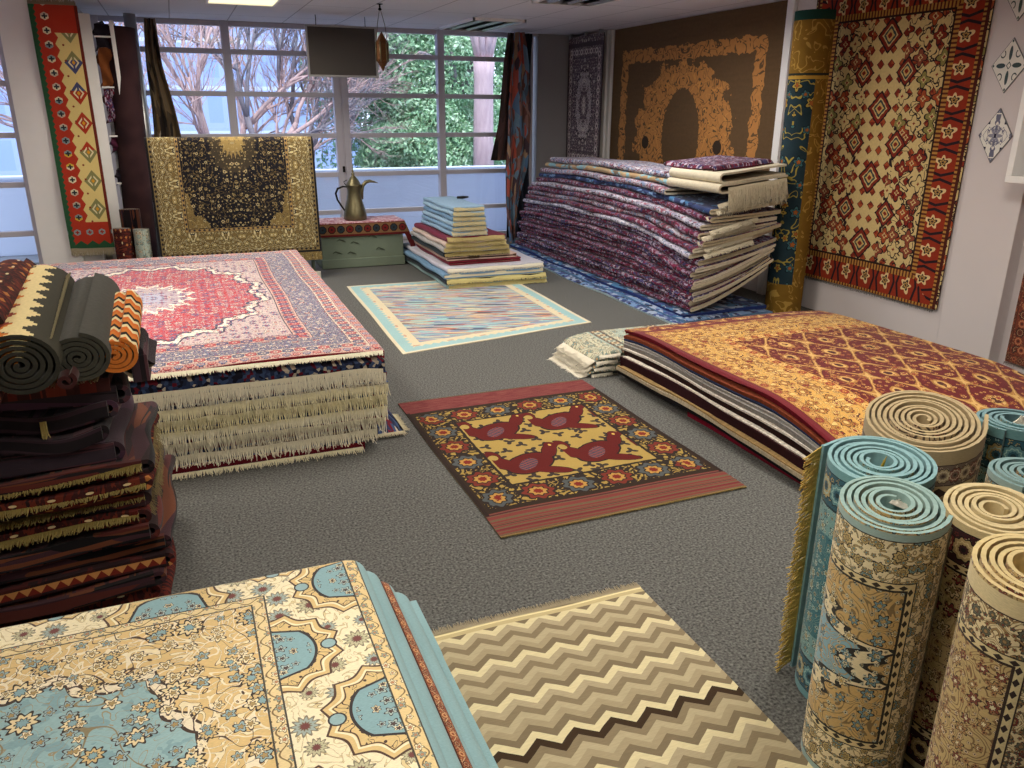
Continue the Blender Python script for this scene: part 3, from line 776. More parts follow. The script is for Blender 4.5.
def pillar_kilim():
    g = G('red_green_hanging_kilim'); u, v, _ = g.uv()       # u 0..0.38 from the left edge, v 0..2.1 up from the hem
    zz = tri(v, .105).abs()
    col = g.mix('b8402a', 'b23424', g.noise(u, v, 0.0, 8, 2))
    col = g.mix(col, '2f5a3c', (u < .035+tri(v, .05).abs()*.7))
    crm = (u > .165+zz*.55)*(v > .25)*(v < 1.93); col = g.mix(col, 'e6cf86', crm)
    # cross motifs in cream hexagons on the red strip
    lx, ly = u-.115, tri(v, .118); hexm = (lx.abs().max(lx.abs()*.5+ly.abs()*.9) < .031); cr = ((lx.abs() < .007)+(ly.abs() < .007)).min(1.0)*(hyp(lx, ly) < .022)
    hs = g.voro(0.0*u, v/.118, 0)[1]
    mk = (v > .22)
    col = g.mix(col, g.ramp(hs, ['e8dcb8', '8a9a98', 'd9b848', 'c8b8a0']), hexm*mk); col = g.mix(col, '2a3034', cr*mk)
    # stepped diamonds on the cream
    lx, ly = u-.285, tri(v+.02, .262); d = lx.abs()*1.05+ly.abs()*.78; hs = g.voro(0.0*u+3.0, v/.262, 0)[2]
    col = g.mix(col, g.ramp(hs, ['2f4470', 'b23a24', '8a8858', 'a8301e', '4a5078']), crm*(d < .078)); col = g.mix(col, 'e8dcb0', crm*band(d, .032, .048)*(lx.abs() > .008)); col = g.mix(col, 'e0a030', crm*(d < .016))
    t1 = tri(v+.07, .131); col = g.mix(col, '8a3a28', crm*(hyp((u-.225)/.009, t1/.009) < 1.0))
    col = g.mix(col, '6e2a20', u > .355+.0*v)
    # bottom band
    lx, ly = tri(u-.03, .105), v-.155; hexm = (lx.abs().max(lx.abs()*.5+ly.abs()*.9) < .028); cr = ((lx.abs() < .006)+(ly.abs() < .006)).min(1.0)*(hyp(lx, ly) < .018)
    col = g.mix(col, '8aa0a0', hexm); col = g.mix(col, 'a83020', cr)
    col = g.mix(col, '2f5a3c', v < .035+tri(u, .1).abs()*.8)
    return g.done(g.mul(col, (g.noise(u, v*6, 2.0, 60, 2)-.5)*.3+1.0), .95)
P['pillar'] = pillar_kilim()
def navy_roll():
    g = G('navy_gold_carpet'); u, v, _ = g.uv()              # v = height from the middle
    n = g.noise(u, v, 0.0, 12, 3)
    col = g.mix('2a4048', '20303a', n)
    col = g.mix(col, 'a89848', contour(g, tri(u, .36).abs(), v, 6, 4, .065, 3.0))
    col = flowers(g, col, tri(u, .36).abs(), v, 7, .3, 5, '18262c', 'b39a48', '3f6a70', 'a8602c', .8)
    gold = g.mix('8f6c28', '7a5a22', n); gold = g.mix(gold, 'b38f44', contour(g, u, v, 9, 4, .08, 1.0))
    col = g.mix(col, gold, ((v > .72)+(v < -.95)+(u > .86)).min(1.0)); col = g.mix(col, 'b8923c', line(v-.72, .012)); col = g.mix(col, '28302c', line(v-.745, .008))
    col = g.mix(col, '1c4038', v > 1.14)
    return g.done(col, .95, n, .2, .003)
P['navy'] = navy_roll()
def orange_zig():
    g = G('orange_chevron_kilim'); u, v, _ = g.uv()
    q = (v-tri(u, .045).abs()*1.3)/.022; f = ((q.floor()+40.5)/4.0).fract()
    col = g.ramp(f+.001, ['d8702a', 'e8d8a8', '2a2220', 'd88038'])
    col = g.mix(col, '2c2426', u > .12+.0*v); col = g.mix(col, '4a1c20', u < -.10+.0*v)
    return g.done(g.mul(col, (g.noise(u, v, 2.0, 90, 2)-.5)*.3+1.0), .95)
P['ozig'] = orange_zig()
def step_kilim():
    g = G('stepped_kilim'); u, v, _ = g.uv()
    st = (tri(v, .09).abs()/.012).floor()*.012
    col = g.ramp(g.noise(u*2, v*2, 0.0, 5, 1)*1.4-.2, ['7c3026', '8a3a2a', 'c9742c', '4a3a34', '7c3026'])
    col = g.mix(col, '3c3a30', u > .02+st); col = g.mix(col, 'e3d09a', band(u-st, -.05, .02))
    return g.done(g.mul(col, (g.noise(u, v, 2.0, 90, 2)-.5)*.3+1.0), .95)
P['step'] = step_kilim()
# worn wool mixes for fold edges
P['f_wine'] = fleck('wine_mixed_wool', ['5e1c34', '6e2040', '8a7488', '5a2444', '701c38', '9e94aa', '39365e', '4a4470', 'b0a4b4', '55203c', '6e1c34', '9a8c9c', '3c3a60'], 100, 1.0, dark='2a1620')
P['f_light'] = fleck('pale_mixed_wool', ['a8a4b8', 'c8c4cc', '7a88a8', 'a8a0ac', '8a5060', 'bcb8c4', '8a889c'], 90, dark='4a4450')
P['f_tan'] = fleck('tan_blue_wool', ['a88a68', '7fa8b4', 'a8926e', 'b89a78', '5f8c9c', 'a08060'], 26, dark='6a5a4a')
P['f_blue'] = fleck('blue_mixed_wool', ['2c3c6a', '6f8fb8', '3a4a80', '9aa8c0', '3c6c98', '28345c'], 40, dark='1c2440')
P['f_kil'] = fleck('dark_kilim_wool', ['2c1c1e', '4a2020', '3a2228', '5c2822', '221a1e', '6a3a24', '40242c'], 50, .16, dark='141014')
P['f_kil2'] = fleck('plum_kilim_wool', ['33222c', '2a2028', '41283a', '302630', '4a2c34'], 40, .10, dark='181218')
def kil_motif():
    g = G('patterned_dark_kilim'); u, v, _ = g.uv(); r = g.rnd()
    n = g.noise(u, v*3, r*9.0, 14, 2)
    col = g.ramp(n*1.5-.25, ['241a1c', '5a211c', '3a1c1c', '6a2c20', '2a1c1e'])
    lx, ly = tri(v+r, .07), tri(u, .05); col = g.mix(col, 'b0703c', (lx.abs()+ly.abs() < .014)*(r > .5)*(g.noise(u, v, 1.0, 5, 0) > .45))
    lx2 = tri(v+r, .11); col = g.mix(col, 'd8c294', (hyp(lx2/.012, tri(u+.03, .12)/.006) < 1.0))
    return g.done(col, .96, g.noise(u, v, 0.0, 260, 2), .4, .003)
P['f_kilm'] = kil_motif()
def saw():
    g = G('sawtooth_kilim'); u, v, _ = g.uv()
    col = g.mix('2c1c1e', '4a201e', g.noise(u, v, 0.0, 12, 2) > .5)
    sb = band(u, .0, .035); col = g.mix(col, 'c98a50', sb); col = g.mix(col, '7a2a20', sb*((u) < tri(v, .04).abs()*1.7))
    return g.done(col, .96)
P['red_end'] = rimfleck('navy_maroon_border', ['2f3b5c', '3f5278', '28304a', '3f5278', '6a1c2a', '2f3b5c', 'c8bca8'], 60)
def zigend():
    g = G('maroon_tooth_border'); u, v, _ = g.uv()
    # sawtooth row along the edge; v runs along, u across
    x, y, z = g.obj(); q = tri(x, .06).abs()
    col = g.mix('6a1826', '6a1826', 0.0)
    col = g.mix(col, '2b3550', z > .075+.0*x); col = g.mix(col, 'ece0cc', line(z-.05-q*.8, .007))
    return g.done(col, .95)
P['tooth'] = zigend()
P['cloth'] = None
def cloth():
    g = G('octagon_cloth'); x, y, z = g.obj(); u, v, _ = g.uv()
    lx, t = tri(x-.03, .098), z-.43
    oc = lx.abs().max(t.abs()).max((lx.abs()+t.abs())*.72)
    alt = (((x-.03)/.196).fract() > .5)
    col = g.mix('7a5a3c', '7a5a3c', 0.0)
    col = g.mix(col, '231a1a', oc < .042); col = g.mix(col, g.mix('6a1e1c', '28323a', alt), oc < .034); col = g.mix(col, '231a1a', oc < .010)
    col = g.mix(col, '5a1c1c', (t.abs() > .055))
    tp = g.mix('b88a94', 'e0ccd0', contour(g, u, v, 9, 6, .2, 3.0)); tp = g.mix(tp, '8a2c3c', tri(v+.03, .13).abs() < .012)
    col = g.mix(col, tp, z > .495)
    return g.done(col, .95)
P['cloth'] = cloth()
P['twist'] = fleck('faded_multicolour_kilim', ['6a4a44', '8c6a64', '4f6272', '9a5a48', '9a8a8a', '5a7898', 'a88a70', 'b0584a', '6a88a0'], 24, .5, dark='4a3c44')
P['twist2'] = fleck('dark_brown_kilim', ['3a2a26', '4a3430', '30241f', '5a3c34'], 10, .4, dark='201818')
P['floral'] = fleck('brown_floral_carpet', ['5a4830', '6e5c44', '4a3c2c', '7a6a50', '9a9080'], 20, .5, dark='241c18')
P['maroon'] = None
def maroon():
    g = G('faded_maroon_carpet'); x, y, z = g.obj(); n = g.noise(x, y, z, 3.5, 2)
    col = g.ramp(n, ['1e1216', '24151a', '3a2426', '5c4236'], 'LINEAR'); return g.done(col, .9)
P['maroon'] = maroon()
P['brownw'] = persian('rust_wall_rug', .70, .60, [(.05, 'vine', ('6a3a2c', 'c08a60', '9a4a34', '4a2c28'), .09), (.09, 'vine', ('7a3c2c', 'c89a70', 'a85a3c', '4a2c28'), .12)], '8a4a34', '7a4030', None, '4a2820', ('c89468', '9a5a40', '5a342c'), fs=9, R=.28)
P['rollblue'] = persian('blue_cream_roll', 1.02, .385, [(.022, 'plain', ('9fb8b4',)), (.115, 'scroll', ('efe0b8', 'b39a68', '7f9c9c', 'c8b078'), .22, 18), (.02, 'dots', ('e4d2a0', '3c342c'))],
    '8db3c0', 'd2b074', 'efe0b8', '33302c', ('ecdcb0', '7a9aa2', 'c8a868'), lob=7, a=.95, b=.9, fs=19, R=.27, ring='efe0b8', scroll_col='8a7450', cs=12, cw=.08, off=(-.03, 0))
P['rollteal'] = persian('teal_roll', 1.2, .385, [(.03, 'plain', ('6f9ea4',)), (.10, 'vine', ('2f5a6a', '9cc0bc', 'b0a070', '5f8c94'), .12)], '3f7480', '7aa4a4', None, '20363e', ('b8c8b8', '6f98a0', 'a89868'), fs=18, R=.3, scroll_col='8ab0ac', cs=12)
P['rollbeige'] = persian('beige_roll', 1.5, .40, [(.05, 'plain', ('b8a684',)), (.07, 'vine', ('7a6a60', 'e0d4bc', '8c5a50', 'b8a888'), .07), (.05, 'dots', ('c4b08a', '4c3c38'))], 'b09c7c', 'c8b48e', None, '4a3a34', ('d8c8a4', '8a5a50', 'a08c68'), fs=14, R=.3)
P['rollmar'] = persian('maroon_cream_roll', 1.3, .385, [(.03, 'plain', ('d6c498',)), (.09, 'vine', ('3c1c20', 'd8c498', '7a2c2c', 'b8a070'), .11), (.02, 'dots', ('d8c498', '3a2420'))], '3a181c', 'c8b080', None, '1c1214', ('dcc89c', '7a2c30', '8c7850'), fs=19, R=.32, scroll_col='b89c68', cs=14, cw=.1)
P['rollcream'] = persian('cream_ivory_roll', 1.1, .385, [(.045, 'plain', ('e2d0a2',)), (.09, 'scroll', ('ead8ac', 'a8885c', '8a3a30', '6a6a58'), .2, 22), (.02, 'dots', ('e4d2a0', '3a2c28'))], 'e0cc98', 'cdb27c', None, '3f2f28', ('b89060', '8a4a3c', 'efe0b8'), fs=22, R=.3, scroll_col='8a6a48', cs=16, cw=.09)
# ------------------------------------------------------------------ rug builders
def quart(d, r):
    q = np.clip(1-d/r, 0, 1); return r*(1-np.sqrt(np.maximum(0, 1-q*q)))
def ew(s): return .5-.5*np.cos(np.pi*s)*(.6)-.0 if False else s+np.sin(2*np.pi*s)*-.11
def layer(name, x0, x1, y0, y1, zt, th, mats, W, L, uvc=(0, 0), rr=.03, zf=None, nu=40, nv=40, color=None, parent=None, wav=.003, seed=0, drop=1.0, uvrot=False):
    def F(s, t):
        s2, t2 = ew(s), ew(t)
        x = x0+(x1-x0)*s2; y = y0+(y1-y0)*t2
        x = x+wav*np.sin(y*5+seed)*2; y = y+wav*np.sin(x*4+seed*1.7)*2
        z = zt+wav*np.sin(x*4+seed)*np.cos(y*3+seed)
        d = np.minimum(np.minimum(x-x0, x1-x), np.minimum(y-y0, y1-y)); d = np.maximum(d, 0)
        z = z-quart(d, rr)*drop
        if zf is not None: z = z+zf(x, y)
        return x, y, z
    def uv(s, t):
        s2, t2 = ew(s), ew(t); a, b = (s2-.5)*2*W+uvc[0], (t2-.5)*2*L+uvc[1]
        return (b, a) if uvrot else (a, b)
    return slab(name, F, nu, nv, th, mats, parent, uv=uv, color=color)
def spiral(r0, r1, pitch, phase=0, n=26, tail=None, squash=1.0):
    """outer end at angle `phase`; CCW outwards"""
    turns = (r1-r0)/pitch; N_ = int(turns*n); pts = []
    for i in range(N_+1):
        k = i/N_; r = r0+(r1-r0)*k; a = phase-(1-k)*turns*PI2
        pts.append((r*math.cos(a), r*math.sin(a)*squash))
    if tail:
        dx, dy = -math.sin(phase), math.cos(phase)
        for j in range(1, 7):
            q = tail*j/6; pts.append((pts[N_][0]+dx*q, pts[N_][1]+dy*q))
    return np.array(pts)
def standing_roll(name, c, r, h, mats, phase=0, th=.010, pitch=.0135, r0=.03, tail=None, color=None, lean=(0, 0), z0=.002, nv=10, squash=1.0, wob=.0, tilt=0, uend=1.0):
    p = spiral(r0, r, pitch, phase, tail=tail, squash=squash)
    def tr(a, b, t):
        k = (t+h/2); tel = .0
        rad = np.hypot(a, b)
        return c[0]+a+lean[0]*k, c[1]+b+lean[1]*k, z0+k+wob*(r-rad)+.003*np.sin(rad*150)+tilt*(k/h)**2*(a*.77+b*.64)
    L_ = np.linalg.norm(np.diff(p, axis=0), axis=1).sum()
    return ribbon(name, p, tr, -h/2, h/2, th, mats, nv=nv, color=color, uend=uend)
def lying_roll(name, p0, p1, r, mats, phase=0, th=.012, pitch=.017, r0=.012, color=None, nv=30, squash=.9, tail=None, sag=0):
    p0, p1 = Vector(p0), Vector(p1); ax = (p1-p0); Ln = ax.length; ax.normalize()
    e1 = ax.cross(Vector((0, 0, 1))).normalized(); e2 = e1.cross(ax)
    p = spiral(r0, r, pitch, phase, tail=tail, squash=squash)
    def tr(a, b, t):
        # mirrored so that the outer side faces out along the axis direction
        k = t; q = [p0[i]+ax[i]*k-a*e1[i]*-1+b*e2[i] for i in range(3)]
        q[2] = q[2]-sag*np.sin(np.pi*t/Ln)
        return q[0], q[1], q[2]
    rr_ = np.arctan2(p[:, 0], p[:, 1])*r
    return ribbon(name, p, tr, 0, Ln, th, mats, nv=nv, color=color, flip=True, uarr=rr_)
COT, WOOL, FOAM = M['cotton'], M['wool'], M['foam']

# ------------------------------------------------------------------ rugs lying on the floor
t_ = flat_rug('tribal_rug', ((1.05, 2.70), (2.297, 2.715), (2.28, 4.385), (1.046, 4.382)), .008, [P['tribal'], FOAM, WOOL], .62, .84)
tag(t_, 'flat tribal rug with dark red birds on yellow and striped red ends', 'rug'); t_.color = lin('5a4a2c')
fringe('fringe', [(1.05, 2.70, .008), (2.297, 2.715, .008)], (0, -1, 0), .014, 500, COT, t_, .0016, color='a08850', min_z=.001)
fringe('fringe', [(1.046, 4.382, .008), (2.28, 4.385, .008)], (0, 1, 0), .012, 400, COT, t_, .0016, color='8a7858', min_z=.001, seed=4)
z_ = flat_rug('chevron_rug', ((.535, .66), (1.395, .66), (1.403, 2.166), (.55, 2.172)), .009, [P['zig'], FOAM, WOOL], .43, .755, seed=2)
tag(z_, 'cream, tan and brown chevron striped rug flat on the floor in the foreground', 'rug'); z_.color = lin('b0a27c')
fringe('fringe', [(.55, 2.172, .008), (1.403, 2.166, .008)], (0, 1, 0), .035, 420, COT, z_, .0022, color='b5a88c', min_z=.001, seed=5)
m_ = flat_rug('streaked_kilim', ((1.335, 5.37), (3.03, 5.70), (3.09, 7.75), (1.404, 7.82)), .006, [P['streak'], FOAM, WOOL], .85, 1.1, seed=3)
tag(m_, 'pastel kilim with slanting streaks and an aqua border, flat on the far floor', 'rug'); m_.color = lin('c9bfa8')

# ------------------------------------------------------------------ near pile of sky-blue rugs
NB = [P['blue'], FOAM, WOOL]
GRP = 'sky blue edged rugs in the foreground pile'
def blue_layer(k, x1, y1, zt, th, label, mat, rim):
    x0, y0 = x1-2.1, -.05
    hang = .22 if k == 0 else .12
    hang = min(hang, zt-.01); r = .06
    def prof(q, edge, h):        # arc length past the fold -> (outward, drop)
        over = np.maximum(q, 0); a = np.minimum(over/r, math.pi/2)
        return np.where(q > 0, r*np.sin(a), q), np.where(q > 0, r*(1-np.cos(a))+np.maximum(over-r*math.pi/2, 0), 0)
    Lx, Ly = x1-r-x0, y1-r-y0
    hx = .05+.012*k
    def F(s, t):
        q = s*(Lx+hx+.03)-Lx; p = t*(Ly+hang+.03)-Ly
        # finer sampling at the folds
        ox, dx = prof(q, x1, hx); oy, dy = prof(p, y1, hang)
        x = x1-r+ox+.03*np.clip(dx, 0, 1); y = y1-r+oy+.05*np.clip(dy, 0, .3)
        z = zt-dx*(.9)-dy*.97+.002*np.sin(x*7+k)*np.cos(y*5)
        return x, y, np.maximum(z, .012)
    W = 1.05
    def uv(s, t): return (s*(Lx+hx+.03)-(Lx+hx+.03)+W, t*(Ly+hang+.03)-(Ly+hang+.03)+1.20)
    o = slab('sky_blue_rug', F, 150, 150, th, [mat, FOAM, rim], uv=uv)
    return tag(o, label, 'rug', GRP)
RIMB = plain('blue_binding', '86adb6', .95, var=.15, sc=60, bump=1)
blue_layer(0, .395, 2.24, .345, .012, 'topmost sky blue rug with cream floral border, draped over the foreground pile', P['blue'], RIMB)
BB = persian('second_blue_rug', 1.05, 1.2, [(.13, 'plain', ('8fb3ba',)), (.06, 'vine', ('e8d4a0', '8a6f4c', 'a9b6a8', 'c98f6a'), .1)], '8fb3ba', 'e3c68c', None, '4a3c34', ('eddcb0', '8fb1ba', 'd9c08c'))
BR = persian('rust_edged_blue_rug', 1.05, 1.2, [(.055, 'plain', ('8fb3ba',)), (.03, 'vine', ('a0583a', 'e0c498', '6a2c24', 'c98a58'), .07)], '8fb3ba', 'b0683f', None, '4a2c24', ('eddcb0', '8fb1ba', 'b0683f'))
blue_layer(1, .445, 2.275, .275, .03, 'second rug of the foreground pile, sky blue edge just under the top one', BB, RIMB)
blue_layer(2, .500, 2.32, .195, .03, 'third rug of the foreground pile, showing a rust patterned strip beside its blue edge', BR, RIMB)
blue_layer(3, .560, 2.355, .115, .03, 'lowest but one rug of the foreground pile with a wide blue edge', BB, RIMB)
def lowest():
    def F(s, t): return -1.4+(.605+1.4)*s, -.05+(2.39+.05)*t, .03+0*s-quart(np.maximum(np.minimum((1-s)*2, (1-t)*2.4), 0), .02)
    o = slab('sky_blue_rug', F, 20, 20, .02, [BB, FOAM, RIMB], uv=lambda s, t: ((s-.5)*2.1, (t-.5)*2.4)); tag(o, 'lowest rug of the foreground pile, lying on the grey carpet', 'rug', GRP)
lowest()

# ------------------------------------------------------------------ red medallion pile, left of the middle
GRP = 'fringed rugs in the red pile'
ordw = ['topmost', 'second', 'third', 'fourth', 'fifth', 'sixth', 'seventh', 'eighth', 'ninth', 'tenth', 'eleventh', 'twelfth', 'thirteenth', 'fourteenth', 'fifteenth', 'sixteenth', 'seventeenth', 'eighteenth', 'nineteenth', 'twentieth', 'twenty-first', 'twenty-second']
fcol = ['fbf5dc', 'f2ead2', 'e6dfca', 'f2e9c4', 'efe5ba', 'f4ecd0', 'e8e0c8', 'f4ecd4', 'f6eecf']
zt = [.515, .468, .405, .348, .290, .232, .175, .118, .062]
fy = [3.890, 3.872, 3.862, 3.846, 3.842, 3.828, 3.832, 3.818, 3.806]
xr = [.865, .86, .87, .875, .865, .86, .85, .80, .72]
lab = ['topmost red medallion rug with pink and cream borders on the wide fringed pile', 'rug under the red medallion rug, its front face navy with a maroon stripe']
for k in range(9):
    mats = [P['red'] if k == 0 else P['red_end'], FOAM, [WOOL, P['red_end'], WOOL, WOOL, WOOL, WOOL, WOOL, WOOL, P['tooth']][k]]
    th = (zt[k]-(zt[k+1] if k < 8 else 0))-.004
    label = lab[k] if k < 2 else ('lowest rug of the red pile, maroon front with a white sawtooth row' if k == 8 else '%s rug down in the red medallion pile, seen by its %s fringed end' % (ordw[k], ['', '', 'grey cream', 'pale yellow', 'long cream', 'yellowish', 'shaggy cream', 'loose ivory'][k]))
    o = layer('fringed_rug', xr[k]-2.32, xr[k], fy[k], 7.12-.01*k, zt[k], th, mats, 1.16, 1.63, nu=60 if k == 0 else 16, nv=70 if k == 0 else 16, rr=.02, wav=.003 if k == 0 else .002, seed=k, drop=.8, color=['9c2030', '8a2030', '6a1c28', 'b0a48c', '8a7a68', 'a89c80', '7a1c28', '8a7c68', '6a1826'][k])
    tag(o, label, 'rug', GRP)
    L_ = [.030, .075, .062, .07, .066, .066, .07, .06, .05][k]; dn = [-.55, -1, -1, -1, -1, -1, -1, -.9, -.12][k]
    zz = zt[k]-(.016 if k not in (1, ) else .052)
    if k == 8: zz = .016
    rj = np.random.default_rng(k)
    fringe('fringe', [(xr[k]-2.3+2.295*j/24, fy[k]-.001, zz+rj.normal(0, .0035)*(0 < k < 8)) for j in range(25)], (0, -.45 if k not in (0, 8) else -1, dn), L_, 560 if k else 800, COT, o, .0036 if k else .0042, color=fcol[k], seed=k+10, curl=.6, min_z=.001)
o = layer('maroon_rug', .2, .97, 3.93, 6.6, .036, .03, [P['red_end'], FOAM, WOOL], .7, 1.3, nu=8, nv=8, color='7a1c28')
tag(o, 'maroon rug poking out at the right foot of the red pile', 'rug')
fringe('fringe', [(.5, 3.93, .02), (.97, 3.93, .02)], (.1, -1, -.1), .04, 150, COT, o, .003, color='e0d6b8', min_z=.001)
fringe('fringe', [(.967, 3.94, .02), (.967, 4.2, .02)], (1, -.1, -.1), .03, 60, COT, o, .003, color='d8ceb0', min_z=.001)

# ------------------------------------------------------------------ gold and red pile on the right
GRP = 'rugs in the gold topped pile'
def sl(y, k):
    q = np.clip((2.95-y)/.75, 0, 1); return -(.13*q*q*(3-2*q))
rows = [  # top z, thickness, left x, dye, label
    (.352, .026, 2.560, '701624', 'topmost gold bordered rug with red flowers, its crimson edge to the aisle'),
    (.322, .020, 2.548, '7c3c26', 'rust brown rug directly under the gold bordered one'),
    (.300, .010, 2.545, '26304e', 'thin navy edged rug, third from the top of the gold pile'),
    (.288, .014, 2.542, 'a09c98', 'light grey rug edge under the thin navy one'),
    (.272, .026, 2.535, '8a8884', 'thick grey patterned rug edge halfway up the gold pile'),
    (.243, .012, 2.530, 'e4ded4', 'white backed rug edge below the thick grey one'),
    (.229, .036, 2.535, '26100f', 'thick blackish brown rug in the middle of the gold pile'),
    (.192, .009, 2.522, 'e8e0d2', 'thin white rug line between the two dark brown rugs'),
    (.182, .062, 2.518, '32141a', 'dark maroon thick rug under the thin white line'),
    (.118, .010, 2.508, 'a98c5e', 'tan edged rug just above the cream speckled one'),
    (.106, .024, 2.508, 'c9bca0', 'cream speckled rug low in the gold pile'),
    (.078, .030, 2.530, '1c191c', 'black rug near the bottom of the gold pile'),
    (.044, .040, 2.560, '8a1830', 'crimson rug at the very bottom of the gold pile')]
def rowmat():
    g = G('rug_edge_wool'); c = g.ocol(); x, y, z = g.obj(); n = g.noise(x*20, y*60, z*60, 1.5, 3); n2 = g.noise(x, y*90, z*20, 1, 1)
    return g.done(g.mul(c, (n-.5)*.9+(n2-.5)*.5+1.0), .96, n, .3, .003)
EDG = rowmat()
for k, (z, th, x0, c, lb) in enumerate(rows):
    y1 = 4.36-.012*k if k < 8 else 4.30+.02*(k-8)
    if k == 12: y1 = 3.6
    s0 = .13 if k < 6 else (.10 if k < 10 else .03)
    def zf(x, y, z=z): 
        q = np.clip((3.0-y)/.9, 0, 1); lo = z/.352
        far = np.clip((y-4.0)/.35, 0, 1)
        return -(.125*lo)*q*q*(3-2*q)-.02*lo*far*far-(.012*np.clip((x-3.9)/.25, 0, 1))
    sk = lambda x, y: zf(x, y)
    o = layer('piled_rug', x0, 4.17+.02*math.sin(k*2.1), 2.12, y1, z, th, [P['gold'] if k == 0 else EDG, FOAM, EDG], .81, 1.12, nu=60 if k == 0 else 12, nv=60 if k == 0 else 30, rr=.012, zf=zf, wav=.003, seed=k*.3, color=c, uvc=(-.34, .25))
    tag(o, lb, 'rug', GRP)
# ------------------------------------------------------------------ small white-fringed rugs beyond the gold pile
GRP = 'small white fringed rugs'
for k in range(4):
    z = .165-.042*k; x0 = 2.40-.018*k
    o = layer('fringed_rug', x0, 3.35, 4.43-.006*k, 4.93-.01*k, z, .036, [P['green'], FOAM, WOOL], .48, .25, nu=20, nv=20, rr=.018, color='9db0a8' if k % 2 == 0 else '3c4444', seed=k, zf=lambda x, y: -.05*np.clip((2.62-x)/.25, 0, 1)**2*(z > .05))
    tag(o, ['topmost small grey green rug with white fringe beside the gold pile', 'second of the small white fringed rugs, under the grey green top one', 'third of the small white fringed rugs beside the gold pile', 'bottom one of the small white fringed rugs, its fringe on the floor'][k], 'rug', GRP)
    fringe('fringe', [(x0, 4.44, z-.015-(.045 if z > .05 else 0)), (x0, 4.92, z-.015-(.045 if z > .05 else 0))], (-1, -.12, -.5), .075, 260, COT, o, .0034, color='ece6d6', seed=k+40, curl=.3, min_z=.001)
    fringe('tassel_row', [(x0+.02, 4.425, z-.02), (x0+.18, 4.425, z-.02)], (-.3, -1, -.6), .03, 60, COT, o, .003, color='e6e0d0', seed=k+60, min_z=.001)

# ------------------------------------------------------------------ tall stack along the right wall
GRP = 'folded rugs in the tall stack along the right wall'
NB_ = 21
zc = .085
tops = []
pal = {'w': P['f_wine'], 'l': P['f_light'], 't': P['f_tan'], 'b': P['f_blue']}
seq = 'wwwwwwwwwwwwlwlwlwbltl'
for k in range(22):
    h = [.046, .044, .043, .046, .044, .045, .044, .047, .045, .046, .045, .05, .045, .048, .05, .06, .05, .055, .05, .06, .055, .06][k]
    c = seq[k]; z = zc; zc += h*.97
    near = 5.42+.03*math.sin(k*1.7); far = 9.25-.02*abs(math.sin(k*2.3))-(.02*k if k < 15 else .30+.05*(k-15))
    x0 = 3.80+.025*math.sin(k*1.9)+(.02*(k-13) if k > 13 else 0); x1 = 4.55+.06*min(1, k/12)+.01*math.sin(k)
    if k >= 19: near += .62; x1 -= .1
    path = fold_path(x0, x1, 0, h*.86)
    def tr(a, b, t, z=z, k=k, x0=x0):
        f = np.clip((6.4-t)/1.1, 0, 1); f = f*f*(3-2*f); rise = max(.04, .36*(1-k/20))+.03*math.sin(k*1.1)
        q = np.clip((a-x0)/.8, 0, 1)
        fr = np.clip((t-8.6)/.7, 0, 1)
        body = .055*np.sin((t-5.4)*.8)*min(1, k/10)
        low = -.10*f*min(1, k/8)*(1-min(1, max(0, (k-12)/9)))
        return a+.012*np.sin(t*6+k*2.3)+.008*np.sin(t*17+k), t, z+b*(1-.35*f*q)+rise*f*q**1.4-.02*fr*fr*min(1, k/5)+(body+low)*(1-q*.3)+.006*np.sin(t*5+k)*min(1, k/3)
    cr = '%s' % ['d9ccb0', 'e4d9c2', 'c4b698'][k % 3]
    o = ribbon('folded_rug', path, tr, near, far, .017, [pal[c], FOAM, WOOL], nv=90, color=cr, flip=True)
    desc = {'w': 'wine red speckled', 'l': 'pale grey speckled', 't': 'tan and light blue', 'b': 'blue speckled'}[c]
    tag(o, '%s folded rug, %s from the bottom of the tall wall stack' % (desc, ordw[k] if k else 'first'), 'rug', GRP)
    if 9 < k < 15 or k in (16, 17, 18):
        fringe('fringe', [(x0+.06, near-.003, z+h*.6+.02), (x1-.25, near-.003, z+h*.5+.12*min(1, k/8))], (-.15, -1, -.8), .05, 170, COT, o, .004, color='d9cfb8', seed=k+80)
# cream rug folded over the near end, on top
for j, (z, h, c, lb) in enumerate(((1.05, .075, 'c9bfa8', 'cream backed rug folded over the near end of the tall stack, lower of two'), (1.125, .085, 'd6ccb4', 'topmost cream backed folded rug on the near end of the tall stack'))):
    x0 = 3.93+.02*j; path = fold_path(x0, 4.60, 0, h)
    def tr(a, b, t, z=z, x0=x0):
        q = np.clip((a-x0)/.67, 0, 1); return a, t+.02*np.sin(a*9), z+b+.06*q**1.3
    o = ribbon('folded_rug', path, tr, 5.36+.03*j, 6.12, .016, [WOOL if j == 0 else M['cotton'], FOAM, WOOL], nv=20, color=c, flip=True)
    tag(o, lb, 'rug', 'cream folded rugs on the tall stack')
    if j == 0: fringe('fringe', [(x0+.10, 5.355, z+.05), (4.6, 5.36, z+.11)], (-.05, -.25, -1), .17, 420, COT, o, .0045, color='cfc4aa', seed=99, curl=.15)
o = layer('wine_rug', 3.98, 4.56, 5.5, 6.25, 1.27, .03, [P['f_wine'], FOAM, WOOL], .3, .3, zf=lambda x, y: .055*np.clip((x-3.95)/.65, 0, 1)-.02, color='5a1c2c')
tag(o, 'small dark wine patterned rug topping the near end of the tall stack', 'rug')
